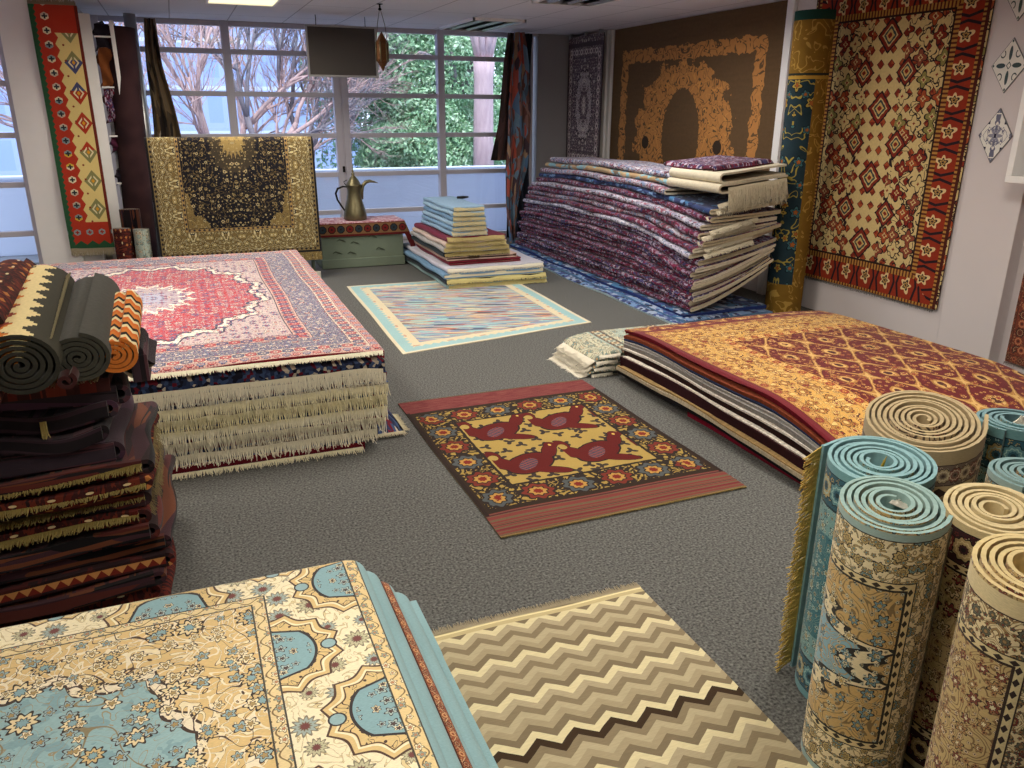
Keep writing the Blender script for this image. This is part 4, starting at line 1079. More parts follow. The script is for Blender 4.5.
# three blue rugs lying under the tall stack
for k, (x0, y0, y1, z, th, c, lb) in enumerate(((3.62, 5.30, 8.62, .022, .018, 'a9c0c8', 'pale blue rug flat on the floor, sticking out under the tall stack'), (3.70, 5.34, 9.0, .048, .022, '6f94b8', 'mid blue rug second from the floor under the tall stack'), (3.745, 5.42, 9.28, .080, .028, '2c3c74', 'deep blue rug third from the floor under the tall stack'))):
    o = layer('blue_rug', x0, 4.6, y0, y1, z, th, [P['f_blue'], FOAM, EDG], .45, 1.6, nu=10, nv=40, rr=.01, color=c, seed=k, wav=.004)
    tag(o, lb, 'rug', 'blue rugs under the tall stack')
    o.color = lin(c)

# ------------------------------------------------------------------ small stack in the middle, by the window
GRP = 'folded rugs in the middle stack by the window'
def cstack(specs):
    for k, (x0, x1, y0, y1, z, h, side, end, fr, lb) in enumerate(specs):
        path = fold_path(x0, x1, 0, h*.94, turn=10)
        def tr(a, b, t, z=z, k=k): return a+.006*np.sin(t*9+k), t+.006*np.sin(a*13+k), z+b+.003*np.sin(t*8+k*2)
        o = ribbon('folded_rug', path, tr, y0, y1, .012, [WOOL, FOAM, WOOL], nv=20, color=side, flip=True)
        tag(o, lb, 'rug', GRP)
        e = MB().box((x0+.012, y0+.004, z+.008), (x1-.004, y0+.03, z+h*.92)).build('folded_end', WOOL, o, color=end, bevel=.004)
        if fr: fringe('fringe', [(x0+.01, y0+.002, z+h*.85), (x1-.01, y0+.002, z+h*.85)], (0, -.5, -.8), h*fr, int(330*(x1-x0)), COT, e, .004, color=end, seed=k+120, curl=.3, min_z=.001)
cstack([
 (2.30, 3.37, 7.34, 9.0, .000, .05, '9ab8bc', 'd9cd90', 1.3, 'pale aqua folded rug with yellow fringe at the base of the middle stack'),
 (2.28, 3.36, 7.33, 9.0, .050, .055, '1f2a36', 'd6ca8c', .9, 'blackish blue folded rug, second from the floor in the middle stack'),
 (2.26, 3.33, 7.34, 9.05, .105, .05, '6f94b4', 'e4dcc0', .0, 'blue folded rug with a cream end, third from the floor in the middle stack'),
 (2.30, 3.34, 7.36, 9.05, .155, .05, 'c9c8d4', 'e8e2d0', .9, 'pale lilac folded rug with thick cream fringe in the middle stack'),
 (2.36, 3.14, 7.50, 8.7, .210, .04, '7a1c30', '5a1c20', .0, 'crimson folded rug lying on the wide lower rugs of the middle stack'),
 (2.34, 3.10, 7.50, 8.7, .250, .04, 'd8b8a8', '4a3826', .0, 'pinkish folded rug just above the crimson one in the middle stack'),
 (2.31, 3.02, 7.48, 8.7, .290, .055, '1f2c34', 'bfae74', .8, 'dark slate folded rug with straw fringe in the middle stack'),
 (2.30, 3.00, 7.46, 8.7, .345, .045, 'a9a8a8', 'b8a874', .9, 'grey folded rug with straw fringe in the middle stack'),
 (2.32, 2.97, 7.46, 8.65, .390, .05, 'd6c0b4', 'c9b880', .9, 'blush folded rug with tan fringe halfway up the middle stack'),
 (2.33, 2.95, 7.45, 8.6, .440, .055, '74203a', 'c4b27c', .9, 'wine folded rug with tan fringe under the light blue ones'),
 (2.38, 2.76, 7.45, 8.5, .500, .045, '8fb0cc', 'cfc4a4', .9, 'lowest of the light blue folded rugs on the middle stack'),
 (2.385, 2.755, 7.45, 8.5, .547, .045, '7fa4c4', 'c9bd98', .9, 'second lowest of the light blue folded rugs on the middle stack'),
 (2.39, 2.75, 7.45, 8.5, .594, .045, '9cbcd4', 'c4b890', .9, 'third light blue folded rug from the bottom of its group'),
 (2.40, 2.75, 7.46, 8.5, .641, .045, '6f94b4', 'c9bc94', .9, 'darker light blue folded rug, third from the top of the middle stack'),
 (2.40, 2.74, 7.46, 8.5, .688, .045, '9fc0d8', 'cabf98', .9, 'second highest light blue folded rug of the middle stack'),
 (2.41, 2.74, 7.47, 8.5, .735, .042, '8fb0cc', 'c9be98', .9, 'topmost light blue folded rug of the middle stack')])
o = MB().tube([(2.66, 8.1, .80), (2.72, 8.08, .802), (2.79, 8.12, .80)], [.012, .016, .01], 8).build('dark_strap', M['dark']); tag(o, 'small dark strap lying on the topmost rug of the middle stack', 'strap')
# ------------------------------------------------------------------ dark kilim stack at the left edge
GRP = 'folded dark kilims in the left stack'
SAW = saw()
ks = [(.060, 'm', 0), (.055, 'm', 0), (.06, 'k', 0), (.062, 's', 0), (.06, 'k', 0), (.07, 'k', 0), (.06, 'm', 1), (.06, 'k', 1), (.055, 'm', 1), (.06, 'k', 1), (.085, 'p', 0), (.06, 'p', 0), (.07, 'p', 0), (.075, 'p', 0)]
z = .004
kl = ['brick red patterned kilim at the bottom of the left dark stack', 'dark kilim with small cream leaf marks, second from the bottom of the left stack', 'black brown folded kilim, third from the bottom of the left stack', 'kilim with an orange sawtooth row low in the left dark stack', 'plain dark brown folded kilim above the sawtooth one', 'thick dark red folded kilim in the middle of the left stack', 'lowest of the straw fringed kilims in the left stack', 'second of the straw fringed kilims in the left stack', 'third of the straw fringed kilims in the left stack', 'uppermost of the straw fringed kilims in the left stack', 'thick folded dark kilim with a reddish stripe above the fringed ones', 'lower plum coloured kilim with a wavy lifted fold', 'upper plum coloured kilim with a small straw tassel', 'plum brown kilim just under the rolls on the left stack']
kz = []
for k, (h, c, fr) in enumerate([(q[0]*.955, q[1], q[2]) for q in ks]):
    x1 = -.20-.035*math.sin(k*1.3)-.0035*k*(k > 7); y0 = 2.66+.02*math.sin(k*2.1)+.06*(k/13)
    if k > 9: x1 -= .03
    # fold on the right: mirror the path
    p = fold_path(-x1, 1.35, 0, h*.9, turn=12); p = np.stack([-p[:, 0], p[:, 1]], 1)
    def tr(a, b, t, z=z, k=k):
        q = np.clip((-.22-a)/.8, 0, 1)
        return a+.010*np.sin(t*11+k*1.7), t+.012*np.sin(a*8+k), z+b-.045*q*(k > 1)*(1.2-k/14)+(.018*np.sin(a*16+k*.5)*(k in (11, 12)))+.006*np.sin(a*9+k*2)-.02*np.clip((t-3.1)/.4, 0, 1)*min(1, k/8)
    mt = {'m': P['f_kilm'], 'k': P['f_kil'], 's': SAW, 'p': P['f_kil2']}[c]
    o = ribbon('folded_kilim', p, tr, y0, 3.52-.02*k, .016, [mt, P['f_kil'], mt], nv=40, color='3a2420')
    tag(o, kl[k], 'rug', GRP)
    # the folded leaves seen at the near end
    e = slab('folded_edge', lambda s, t, x1=x1, h=h, z=z, k=k, y0=y0: (x1-.03-(1.1)*s, y0+.012+.012*np.sin((x1-.03-1.1*s)*8+k), z+.008+h*.78*t-.045*np.clip((-.22-(x1-.03-1.1*s))/.8, 0, 1)*(k > 1)*(1.2-k/14)+(.018*np.sin((x1-.03-1.1*s)*16+k*.5)*(k in (11, 12)))+.006*np.sin((x1-.03-1.1*s)*9+k*2)), 60, 4, .02, [mt], o, uv=lambda s, t, h=h: (t*h-.01, s*1.1), flip=False)
    if fr: fringe('fringe', [(-1.0, y0+.0, z+h*.55-.05), (-.6, y0, z+h*.6-.02), (x1-.03, y0, z+h*.7)], (0, -1, -.35), .035, 330, COT, e, .0035, color='8a7840', seed=k+200, curl=.8)
    if fr: fringe('side_fringe', [(x1+.002, y0+.02, z+h*.5), (x1+.002, y0+.4, z+h*.5)], (.5, -.3, -.5), .03, 30, COT, o, .0025, color='9a8a60', seed=k+230)
    kz.append(z+h); z += h*.985
ZK = z
fringe('tassel', [(-.50, 2.70, ZK-.10), (-.485, 2.70, ZK-.10)], (0, -.3, -1), .05, 24, COT, o, .003, color='b09c60', seed=3)
o = layer('fringed_kilim', -1.25, -.30, 2.72, 3.4, ZK+.048, .045, [P['f_kil2'], FOAM, P['f_kilm']], .5, .35, color='4a2c28', wav=.006)
tag(o, 'wine brown kilim with long straw fringe directly under the rolls', 'rug')
fringe('fringe', [(-1.0, 2.72, ZK+.03), (-.62, 2.715, ZK+.035), (-.31, 2.72, ZK+.04)], (0, -1, -.3), .05, 420, COT, o, .0035, color='a08c64', seed=77, curl=.9)
RB = ZK+.05
DKG = tone('dark_green_wool', .3, 40)
def lr(name, p0, p1, r, mat, col, label, **kw):
    o = lying_roll(name, p0, p1, r, [mat, DKG, WOOL], color=col, **kw); tag(o, label, 'rolled rug', 'rolled kilims on the left stack'); return o
lr('rolled_kilim', (-.485, 2.50, .985), (-.50, 3.25, 1.05), .108, P['step'], '2e2d28', 'charcoal rolled kilim with a cream stepped edge, its spiral end facing forward', phase=2.1, pitch=.019, tail=None)
o = lr('rolled_kilim', (-.35, 2.60, .965), (-.345, 3.22, 1.03), .092, WOOL, '3c3b34', 'plain charcoal green rolled kilim with straw fringe along its top', phase=1.4)
fringe('fringe', [(-.40, 2.55, 1.05), (-.405, 3.2, 1.12)], (-.5, -.2, -.5), .035, 130, COT, o, .003, color='9a9070', seed=11, curl=.9)
lr('rolled_kilim', (-.258, 2.66, .945), (-.25, 3.12, 1.005), .072, P['ozig'], 'c8702c', 'rolled kilim with bright orange and white chevrons', phase=1.2)
lr('rolled_kilim', (-.605, 2.62, 1.075), (-.595, 3.30, 1.10), .085, P['f_kilm'], '3a2a26', 'dark red and green rolled kilim at the top left corner of the photo', phase=1.0)
lr('rolled_kilim', (-.60, 2.47, .895), (-.61, 2.66, .90), .058, P['f_kilm'], '4a1a18', 'brick red small roll whose end pokes out below the charcoal roll', phase=1.0)
lr('rolled_kilim', (-.385, 2.54, .915), (-.385, 2.72, .92), .034, WOOL, '3c1a1a', 'dark maroon small roll tucked between charcoal roll and orange chevron roll', phase=1.0)
o = layer('folded_kilim', -.225, -.175, 2.72, 3.0, RB+.06, .09, [P['f_kil2'], FOAM, P['f_kil2']], .05, .25, color='3a2430', rr=.03, nu=10)
tag(o, 'narrow dark purple folded kilim with pink bands at the right of the rolls', 'rug')

# ------------------------------------------------------------------ standing rolls, lower right
GRP = 'standing rolled rugs in the lower right corner'
def sroll(c, r, h, mat, rim, lb, **kw):
    o = standing_roll('rolled_rug', c, r, h, [mat, WOOL, WOOL], color=rim, **kw); return tag(o, lb, 'rolled rug', GRP)
o = sroll((1.515, 1.255), .130, .78, P['rollblue'], '9ab8b4', 'front standing roll with sky blue field, cream floral border and white tassel', phase=R_(-55), pitch=.0165, r0=.035, uend=1.02, tilt=.15)
ex, ey = 1.515+.130*math.cos(R_(-55)), 1.255+.130*math.sin(R_(-55))
fringe('fringe', [(ex+.004, ey, .01), (ex+.004, ey, .75)], (.55, .8, -.35), .045, 330, COT, o, .0022, color='e2d8bc', seed=31, curl=.6)
fringe('tassel', [(1.545, 1.235, .76), (1.52, 1.27, .77)], (.5, .1, .35), .06, 60, COT, o, .003, color='f4efe2', seed=32, curl=1.2, droop=.9)
o = sroll((1.70, 1.475), .150, .765, P['rollteal'], '8ab2b8', 'teal standing roll whose loose flap carries golden yellow fringe', phase=R_(96), pitch=.0165, r0=.035, tail=.06, uend=1.2, tilt=.1)
ph = R_(96); tx, ty = 1.70+.150*math.cos(ph)-math.sin(ph)*.06, 1.475+.150*math.sin(ph)+math.cos(ph)*.06
fringe('fringe', [(tx+.004, ty, .02), (tx+.004, ty, .765)], (-1, -.1, -.22), .064, 250, COT, o, .0030, color='f0cc70', seed=33, curl=.12, droop=.12, jitter=.12)
fringe('tassel', [(1.69, 1.46, .74), (1.71, 1.47, .745)], (.2, .1, .5), .025, 30, COT, o, .004, color='c9b040', seed=34, curl=1)
o = sroll((2.0, 1.605), .170, .80, P['rollbeige'], 'b5a27e', 'big beige standing roll with a brown patterned border and fringed flap', phase=R_(-50), pitch=.0165, r0=.02, tail=.07, uend=1.5, tilt=.25)
ph = R_(-50); tx, ty = 2.0+.170*math.cos(ph)-math.sin(ph)*.07, 1.605+.170*math.sin(ph)+math.cos(ph)*.07
fringe('fringe', [(tx+.003, ty, .02), (tx+.003, ty, .79)], (.8, .5, -.6), .06, 260, COT, o, .003, color='d8ccae', seed=35)
o = sroll((2.32, 1.53), .12, .775, P['rollteal'], '6c8c92', 'slate blue standing roll half hidden at the right edge behind the beige one', phase=R_(200), pitch=.0165, r0=.05)
fringe('tassel', [(2.34, 1.52, .76), (2.30, 1.54, .765)], (.6, .0, .2), .05, 50, COT, o, .003, color='efe8d6', seed=36, curl=1)
o = sroll((2.02, 1.25), .118, .77, P['rollblue'], '7c9a9c', 'grey blue standing roll at the right edge of the photo', phase=R_(200), pitch=.0165, r0=.04)
o = sroll((1.77, 1.175), .122, .755, P['rollmar'], 'd6c498', 'pale cream topped standing roll with dark maroon sides, between the blue ones', phase=R_(-60), pitch=.0155, r0=.03, uend=1.3, tilt=.15)
fringe('fringe', [(1.845, 1.065, .04), (1.845, 1.065, .74)], (-.3, -.9, -.5), .045, 240, COT, o, .0026, color='d8ceb4', seed=37)
o = sroll((1.555, .92), .125, .785, P['rollcream'], 'ddc894', 'nearest standing roll, cream with brown and red scrolls, at the lower right', phase=R_(-75), pitch=.016, r0=.045, uend=1.1, tilt=.15)
fringe('fringe', [(1.592, .80, .36), (1.592, .80, .68)], (-.2, -.9, -.55), .05, 260, COT, o, .003, color='f2eee2', seed=38)

# ------------------------------------------------------------------ rugs on the right wall
def wall_rug(name, y0, y1, z0, z1, mat, label, x=XR-.012, th=.010, bulge=.012, rim='4a3826', W=None, L=None, vc=0):
    W = W or (y1-y0)/2; L = L or (z1-z0)/2
    def F(s, t):
        return x-bulge*(.5+.5*np.sin(s*9+t*2))*(1-t*.6), y1+(y0-y1)*s, z0+(z1-z0)*t
    o = slab(name, F, 24, 24, th, [mat, FOAM, WOOL], uv=lambda s, t: ((s-.5)*2*W, (t-.5)*2*L+vc), color=rim, flip=False)
    return tag(o, label, 'wall rug')
wall_rug('hanging_rug', 6.17, 9.24, .60, 2.592, P['orange'], 'large dark brown rug with an orange medallion hung behind the tall stack', L=1.05, vc=.05)
o = wall_rug('hanging_rug', 4.14, 5.80, .285, 2.595, P['lattice'], 'red bordered tribal rug with a cream diamond lattice hung on the right wall', rim='3a1c16', L=1.155)
fringe('fringe', [(XR-.03, 4.16, .285), (XR-.03, 5.78, .285)], (0, 0, -1), .02, 260, COT, o, .002, color='3a3028', seed=51)
o = wall_rug('hanging_rug', 9.24, 10.19, .9, 2.56, P['runner'], 'narrow dark and cream runner hung near the window corner', x=4.93, rim='3c2f38', W=.48, L=.83)
o = wall_rug('hanging_rug', 2.2, 3.54, .07, 1.28, P['brownw'], 'rust brown rug hung low on the wall below the white cabinet', rim='5a3428')
fringe('fringe', [(XR-.03, 2.2, .07), (XR-.03, 3.54, .07)], (0, 0, -1), .02, 200, COT, o, .002, color='6a4a3a', seed=52)
for y in (6.0, 9.42):
    pass
o = MB().box((5.06, 6.05, .0), (5.098, 6.14, 2.598)).build('trim_5', M['white'], bevel=.003); o['kind'] = 'structure'
o = MB().box((5.06, 9.28, .0), (5.098, 9.52, 2.598)).box((5.03, 9.34, 0), (5.06, 9.46, 2.598)).build('trim_6', M['white'], bevel=.003); o['kind'] = 'structure'
# clips above the runner
for y in (9.28, 9.68, 10.1):
    o = MB().box((4.90, y, 2.55), (4.945, y+.03, 2.598)).box((4.89, y+.008, 2.53), (4.90, y+.022, 2.56)).build('clip', M['alu']); tag(o, 'small metal clip holding the narrow dark runner by the ceiling', 'clip', 'clips above the narrow runner')
# tall navy and gold roll
o = standing_roll('rolled_carpet', (4.835, 5.50), .165, 2.42, [P['navy'], FOAM, WOOL], phase=R_(-60), pitch=.03, th=.014, color='1c4038', lean=(-.02, -.012), nv=40, uend=1.0)
tag(o, 'tall navy and gold carpet roll standing against the right wall', 'rolled rug')

# decorative rhombus tiles on the pier
def tile(yc, zc, hy, hz, style, label):
    g = G('rhombus_tile_'+style); x, y, z = g.obj(); a = (y-yc)/hy; b = (z-zc)/hz
    p, q = (a+b), (b-a)     # square coordinates, -1..1
    ink = {'leaf': '3c4c4e', 'star': '2c2a3c', 'green': '41584c'}[style]
    col = g.mix('e6e3da', 'e6e3da', 0.0)
    if style == 'star':
        d = hyp(a, b); th = at2(g, b, a); col = g.mix(col, '6a6a86', (d < .30+(th*8.0).cos()*.12)*.8); col = g.mix(col, 'e6e3da', d < .10); col = g.mix(col, ink, d < .05)
        col = g.mix(col, ink, (tri(p+.5, 1.0).abs()+tri(q+.5, 1.0).abs()) < .17); col = g.mix(col, '6a6a80', contour(g, a.abs(), b.abs(), 3.0, 3, .09))
    else:
        d1 = hyp((a.abs()-.45)/.26, b/.09).min(hyp(a/.09, (b.abs()-.45)/.26)); col = g.mix(col, ink, d1 < 1.0)
        d2 = a.abs()+b.abs(); col = g.mix(col, ink, band(d2, .10, .15)); r = hyp(a.abs()-.42, b.abs()-.42)
        col = g.mix(col, ink, band(r, .10, .15)*(a.abs()+b.abs() < .9)); col = g.mix(col, ink, hyp(a.abs()-.88, b)*1.0 < .05); col = g.mix(col, ink, hyp(a, b.abs()-.88) < .05)
    col = g.mix(col, '6c6c70', (a.abs()+b.abs()) > .965)
    m = g.done(col, .35)
    x0 = 5.0; o = MB().add([(x0-.008, yc+dy*hy, zc+dz*hz) for dy, dz in ((0, -1), (-1, 0), (0, 1), (1, 0))]+[(x0, yc+dy*hy, zc+dz*hz) for dy, dz in ((0, -1), (-1, 0), (0, 1), (1, 0))],
        [(0, 3, 2, 1), (4, 5, 6, 7), (0, 1, 5, 4), (1, 2, 6, 5), (2, 3, 7, 6), (3, 0, 4, 7)]).build('wall_tile', m)
    tag(o, label, 'tile')
tile(3.872, 1.531, .123, .172, 'star', 'rhombus tile with a violet star, lowest on the white pier')
tile(3.872, 1.960, .123, .165, 'leaf', 'rhombus tile with four dark leaves, in the middle of the white pier')
tile(3.872, 2.385, .123, .165, 'green', 'green patterned rhombus tile at the top of the white pier')
# white display cabinet on the pier
cb = empty('display_cabinet', (4.9, 3.3, 1.2)); tag(cb, 'white wall display cabinet at the right edge of the photo', 'cabinet')
y0, y1, z0, z1, xf = 2.6, 3.598, 1.262, 2.30, 4.80
MB().box((xf, y0, z0), (5.098, y1, z0+.04)).box((xf, y0, z1-.04), (5.098, y1, z1)).box((xf, y1-.04, z0+.04), (5.098, y1, z1-.04)).box((xf, y0, z0+.04), (5.098, y0+.04, z1-.04)).build('frame', M['white'], cb, bevel=.003)
MB().box((5.08, y0+.04, z0+.04), (5.097, y1-.04, z1-.04)).build('back_panel', M['white'], cb)
MB().box((4.82, y0+.04, 1.72), (5.08, y1-.04, 1.735)).build('shelf', M['white'], cb)
o = MB().lathe([(.03, 0), (.045, .03), (.04, .08), (.018, .12), (.024, .15)], (4.92, 3.44, z0+.041), 20).build('small_vase', plain('dark_vase', '4a3a34', .4)); tag(o, 'small dark vase on the lower shelf of the white display cabinet', 'vase')

# ------------------------------------------------------------------ left pier: hanging kilim, rack, rolls
def F(s, t):
    x = -1.075+.055*(1-t)*.0+.385*s; return x+.0*t, YL-.035-.03*s-.012*np.sin(t*9), .44+2.06*t
o = slab('hanging_kilim', lambda s, t: (-1.072+.06*0+.39*s, YL-.05-.012*np.sin(t*9+s)-.03*s, .375+2.16*t), 16, 60, .008, [P['pillar'], FOAM, WOOL], uv=lambda s, t: (s*.38, t*2.16), color='7a6a50')
tag(o, 'long red and cream kilim with green edge hanging by the far left window', 'wall rug')
fringe('fringe', [(-1.07, YL-.05, .378), (-.69, YL-.08, .378)], (0, -.1, -1), .07, 240, COT, o, .003, color='b5a88c', seed=61)
fringe('fringe', [(-1.07, YL-.05, 2.535), (-.69, YL-.08, 2.535)], (0, -.2, 1), .05, 160, COT, o, .003, color='8a7c68', seed=62)
rk = empty('textile_rack', (-.6, 9.1, 0)); tag(rk, 'narrow white upright rack holding textiles between kilim and maroon roll', 'rack')
mb = MB().box((-.735, 9.0, 0), (-.61, 9.03, 2.50)).box((-.455, 9.0, 0), (-.42, 9.4, 2.45)).box((-.60, 9.40, 0), (-.42, 9.42, 2.45)); mb.build('upright', M['white'], rk, bevel=.003)
for zz in (.5, .95, 1.4, 1.85, 2.3): MB().box((-.60, 9.03, zz), (-.455, 9.4, zz+.015)).build('shelf', M['white'], rk)
for zz, h, c, lb in ((.965, .12, '2a2430', 'dark cloth on the lower shelf of the narrow rack'), (1.27, .13, '4a1c34', 'plum cloth hanging from the narrow rack'), (1.54, .30, '5a2c30', 'red and white patterned cloth on the narrow rack'), (1.87, .34, '7a4420', 'orange brown cloth high on the narrow rack'), (2.2, .22, '241f28', 'black cloth at the top of the narrow rack')):
    o = slab('folded_cloth', lambda s, t, zz=zz, h=h: (-.59+.125*s, 9.05+.02*np.sin(t*8+s*5), zz+h*t), 6, 10, .06, [WOOL if c != '5a2c30' else P['f_wine'], WOOL, WOOL], uv=lambda s, t: (s*.2, t*.3), color=c); tag(o, lb, 'cloth', 'textiles on the narrow rack')
def roll_solid(name, p0, p1, r, mat, label, col='3a2420', **k):
    o = lying_roll(name, p0, p1, r, [mat, FOAM, WOOL], color=col, squash=1.0, pitch=.02, **k); return tag(o, label, 'rolled rug')
roll_solid('rolled_carpet', (-.455, 9.04, .0), (-.375, 9.16, 2.40), .150, P['maroon'], 'tall faded maroon carpet roll leaning beside the white rack', phase=-2.2)
o = MB().tube([(-.30, 9.95, 0), (-.30, 9.95, 2.6)], .06, 16).build('trim_7', M['alu']); o['kind'] = 'structure'
roll_solid('rolled_rug', (-.585, 8.45, .0), (-.575, 8.47, .585), .088, P['f_kilm'], 'short dark red patterned roll standing under the red kilim', phase=-2, col='4a4440')
roll_solid('rolled_rug', (-.415, 8.42, .0), (-.405, 8.44, .575), .084, P['green'], 'short grey green roll standing next to the draped black rug', phase=-1.2, col='8a8880')
roll_solid('rolled_rug', (-.50, 8.74, .0), (-.50, 8.76, .73), .105, P['f_kil'], 'short brown roll standing behind the grey green one', phase=-1.2, col='5a3c34')
# curtains either side of the window
def drape(name, pts, folds, amp, mat, th=.006, seed=0, parent=None, color=None):
    """pts: list of (z, xl, xr, y)"""
    P_ = np.array(pts, float)[::-1]
    def F(s, t):
        z = P_[0, 0]+(P_[-1, 0]-P_[0, 0])*t
        xl, xr, y = [np.interp(z, P_[:, 0], P_[:, i]) for i in (1, 2, 3)]
        return xl+(xr-xl)*s+.01*np.sin(z*5+seed), y+amp*np.sin(s*folds*PI2+seed+z*1.2), z
    return slab(name, F, 50, 40, th, [mat], parent, uv=lambda s, t: (s*.5, t*2.5), color=color)
o = drape('draped_rug', [(2.56, -.165, -.05, 9.9), (2.1, -.19, -.03, 9.85), (1.41, -.22, .05, 9.8), (.6, -.25, .12, 9.75), (.25, -.25, .14, 9.75)], 2.5, .03, P['floral']); tag(o, 'brown floral rug hanging in folds at the left end of the big window', 'hanging rug')
o = drape('draped_kilim', [(2.565, 3.93, 4.06, 9.86), (2.0, 3.86, 4.05, 9.84), (1.5, 3.79, 4.04, 9.82), (1.06, 3.70, 3.98, 9.8)], 1.6, .03, P['twist2']); tag(o, 'dark brown kilim point hanging behind the faded multicolour one', 'hanging rug')
o = drape('draped_kilim', [(2.57, 3.97, 4.10, 9.78), (2.2, 3.93, 4.16, 9.76), (1.6, 3.88, 4.18, 9.72), (1.0, 3.84, 4.14, 9.70), (.5, 3.86, 4.02, 9.68), (.02, 3.90, 3.97, 9.68)], 2.0, .035, P['twist'], seed=2); tag(o, 'faded multicolour kilim hanging twisted at the right end of the big window', 'hanging rug')
o = drape('curtain', [(2.58, 4.02, 4.335, 10.05), (.03, 4.0, 4.335, 10.05)], 4, .03, M['navy']); tag(o, 'dark navy curtain hanging in the window corner', 'curtain')

# ------------------------------------------------------------------ black and gold rug over a trestle
yc = 8.42
path = [(yc-.10, .20)]+[(yc-.10+.05*k/10, .20+1.17*k/10) for k in range(1, 11)]
path += [(yc-.0+.05*math.cos(a), 1.37+.045*math.sin(a)) for a in np.linspace(math.pi, 0, 9)[1:]]
path += [(yc+.05+.06*k/10, 1.37-1.08*k/10) for k in range(1, 11)]
path = np.array(path)
Ls = np.linalg.norm(np.diff(path, axis=0), axis=1).sum(); lf = np.linalg.norm(np.diff(path[:15], axis=0), axis=1).sum()
dr = slab('draped_rug', lambda s, t: (-.27-.03*0+1.53*s+(.0)+.0*t, np.interp(t*(len(path)-1), np.arange(len(path)), path[:, 0])+.006*np.sin(s*12), np.interp(t*(len(path)-1), np.arange(len(path)), path[:, 1])), 40, 56, .012, [P['black'], M['navy'], WOOL],
    uv=lambda s, t: ((s-.5)*1.52, np.interp(t*(len(path)-1), np.arange(len(path)), np.r_[0, np.cumsum(np.linalg.norm(np.diff(path, axis=0), axis=1))])-lf), color='17151a')
tag(dr, 'black and gold floral rug draped over a stand in front of the window', 'rug')
st = empty('drying_stand', (.5, yc, 0)); tag(st, 'wooden stand under the draped black and gold rug', 'stand')
MB().tube([(-.24, yc, 1.385), (1.22, yc, 1.385)], .02, 10).build('rail', plain('stand_wood', '6a5238', .6), st)
for x in (-.2, 1.18):
    for dy in (-.04, .06): MB().tube([(x, yc, 1.38), (x, yc+dy, 0)], .014, 8).build('leg', M['chest'], st)
o = standing_roll('rolled_mat', (1.17, 8.19), .045, .10, [WOOL, FOAM, WOOL], color='d8d4c8', pitch=.01); tag(o, 'small white rolled mat on the floor at the right foot of the draped rug', 'rolled rug')

# ------------------------------------------------------------------ green chest, cloth, coffee pot
ch = empty('wooden_chest', (1.78, 9.0, 0)); tag(ch, 'old green painted wooden chest below the big window', 'chest')
MB().box((1.335, 8.80, .005), (2.245, 9.24, .40)).build('body', M['chest'], ch, bevel=.008)
MB().box((1.325, 8.785, .005), (2.255, 9.25, .105)).build('plinth', M['chest'], ch, bevel=.006)
MB().box((1.325, 8.785, .405), (2.255, 9.25, .495)).build('lid', M['chest'], ch, bevel=.008)
wear = plain('worn_paint', '4f5648', .8)
for x, z in ((1.55, .30), (1.70, .27), (1.98, .19), (1.5, .17), (1.9, .33), (1.66, .16)):
    MB().tube([(x-.05, 8.797, z), (x-.02, 8.796, z+.02), (x+.02, 8.796, z+.005), (x+.05, 8.797, z-.012)], [.002, .007, .009, .002], 6).build('carved_mark', wear, ch)
mb = MB()
def cloth_sheet():
    def F(s, t):
        L1, L2 = .15, .47
        q = t*(L1+L2); y = np.where(q < L1, 8.772, 8.772+(q-L1)); z = np.where(q < L1, .502-(L1-q), .502)
        X0, X1 = 1.318, 2.262; xs = s*(X1-X0+.26); over = np.maximum(xs-(X1-X0), 0)
        x = np.minimum(X0+xs, X1)+over*.45; lim = np.clip(q/(L1+L2), 0, 1)
        dz = over*1.05*(.35+.65*np.clip(1-(q-L1)/L2, 0, 1)); z = z-dz
        return x, y, z
    return slab('cloth', F, 60, 40, .006, [P['cloth'], FOAM, WOOL], uv=lambda s, t: (s*1.2, t*.62), color='6a4030')
o = cloth_sheet(); tag(o, 'woven cloth with a row of octagons covering the green chest', 'cloth')
pot = empty('coffee_pot', (1.75, 8.98, .505)); tag(pot, 'tall brass arabic coffee pot with curved spout on the chest', 'coffee pot')
c = (1.755, 8.98, .506)
MB().lathe([(.118, 0), (.126, .012), (.126, .05), (.118, .10), (.100, .16), (.083, .22), (.073, .28), (.071, .32), (.078, .355), (.084, .365)], c, 40).build('body', M['brass'], pot)
MB().lathe([(.088, .366), (.090, .375), (.080, .385), (.060, .42), (.040, .45), (.022, .468), (.014, .478), (.020, .492), (.012, .503), (.008, .512), (.014, .524), (.006, .536), (.004, .57), (.001, .595)], c, 32).build('lid', M['brass'], pot)
x, y, z = c
MB().tube([(x+.076, y, z+.22), (x+.085, y, z+.30), (x+.10, y, z+.36), (x+.135, y, z+.40), (x+.18, y, z+.412), (x+.23, y, z+.402), (x+.275, y, z+.388)], [.026, .022, .019, .020, .017, .011, .003], 12).build('spout', M['brass'], pot)
MB().tube([(x-.075, y, z+.355), (x-.12, y, z+.36), (x-.175, y, z+.34), (x-.20, y, z+.29), (x-.185, y, z+.22), (x-.15, y, z+.16), (x-.112, y, z+.10), (x-.10, y, z+.06)], [.008, .010, .012, .012, .011, .011, .009, .006], 10).build('handle', M['dark'], pot)
MB().tube([(x-.085, y, z+.375), (x-.105, y, z+.41), (x-.07, y, z+.43)], .005, 8).build('hinge', M['dark'], pot)

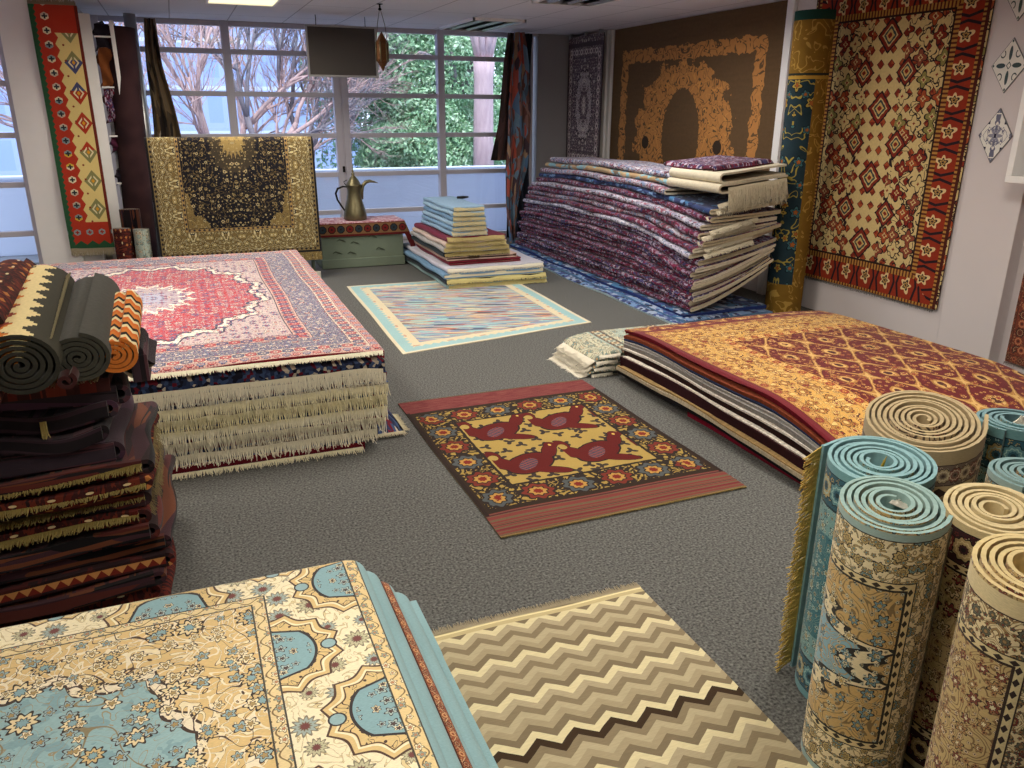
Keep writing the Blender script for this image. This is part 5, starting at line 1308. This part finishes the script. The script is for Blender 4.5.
# ------------------------------------------------------------------ hanging board, lantern, ceiling fittings
bd = empty('hanging_board', (1.76, 9.2, 2.6)); tag(bd, 'blank rectangular board in backlit grey hanging from the ceiling before the window', 'board')
MB().box((1.405, 9.18, 2.015), (2.115, 9.205, 2.485)).build('panel', M['board'], bd)
MB().box((1.385, 9.17, 1.995), (2.135, 9.215, 2.015)).box((1.385, 9.17, 2.485), (2.135, 9.215, 2.50)).box((1.385, 9.17, 2.015), (1.405, 9.215, 2.485)).box((2.115, 9.17, 2.015), (2.135, 9.215, 2.485)).build('frame', M['alu'], bd)
for x in (1.5, 2.02): MB().tube([(x, 9.19, 2.50), (x, 9.19, 2.6)], .004, 6).build('cord', M['dark'], bd)
ln = empty('lantern', (1.91, 8.0, 2.6)); tag(ln, 'small pointed brass lantern hanging on chains beside the grey board', 'lantern')
lm = plain('pierced_brass', '5a3a20', .5, .5, var=.5, sc=60)
MB().lathe([(.004, 0), (.03, .05), (.058, .09), (.062, .10), (.055, .105), (.055, .235), (.062, .24), (.058, .25), (.03, .30), (.004, .345)], (1.91, 8.0, 2.015), 6).build('body', lm, ln)
for k in range(6):
    a = PI2*k/6; MB().tube([(1.91+.058*math.cos(a), 8+.058*math.sin(a), 2.10), (1.91+.058*math.cos(a), 8+.058*math.sin(a), 2.27)], .006, 6).build('corner_bar', M['brass'], ln)
for s in (-1, 1): MB().tube([(1.91+s*.055, 8, 2.265), (1.91+s*.035, 8, 2.42), (1.905+s*.006, 8, 2.545)], .003, 5).build('chain', M['brass'], ln)
MB().lathe([(.006, 0), (.02, .01), (.008, .025), (.008, .05), (.03, .054), (.03, .058)], (1.905, 8, 2.54), 12).build('hook', M['dark'], ln)
def fitting(x0, y0, x1, y1, label, lit, n=3):
    f = empty('ceiling_light', ((x0+x1)/2, (y0+y1)/2, ZC)); tag(f, label, 'ceiling light')
    z0 = ZC-.03
    MB().box((x0, y0, z0), (x0+.02, y1, ZC)).box((x1-.02, y0, z0), (x1, y1, ZC)).box((x0, y0, z0), (x1, y0+.02, ZC)).box((x0, y1-.02, z0), (x1, y1, ZC)).build('frame', M['white'], f)
    if lit: MB().box((x0+.02, y0+.02, z0+.008), (x1-.02, y1-.02, z0+.014)).build('diffuser', M['lamp'], f)
    else:
        MB().box((x0+.02, y0+.02, ZC-.004), (x1-.02, y1-.02, ZC-.001)).build('housing', M['dark'], f)
        for k in range(n):
            xa = x0+(x1-x0)*(k+.5)/n; mb = MB()
            mb.add([(xa-.05, y0+.03, z0), (xa, y0+.03, z0+.026), (xa+.05, y0+.03, z0), (xa-.05, y1-.03, z0), (xa, y1-.03, z0+.026), (xa+.05, y1-.03, z0)], [(0, 1, 4, 3), (1, 2, 5, 4), (0, 2, 1), (3, 4, 5)])
            mb.build('reflector', M['alu'], f)
fitting(.395, 7.2, 1.0, 8.40, 'lit square ceiling panel at the top left of the photo', True)
fitting(3.08, 8.72, 3.69, 9.95, 'unlit louvred ceiling fitting over the right end of the window', False)
fitting(3.08, 5.9, 3.69, 7.15, 'unlit louvred ceiling fitting cut by the top edge of the photo', False)
fitting(-2.6, 2.8, -2.0, 4.0, 'lit ceiling panel', True) if False else None
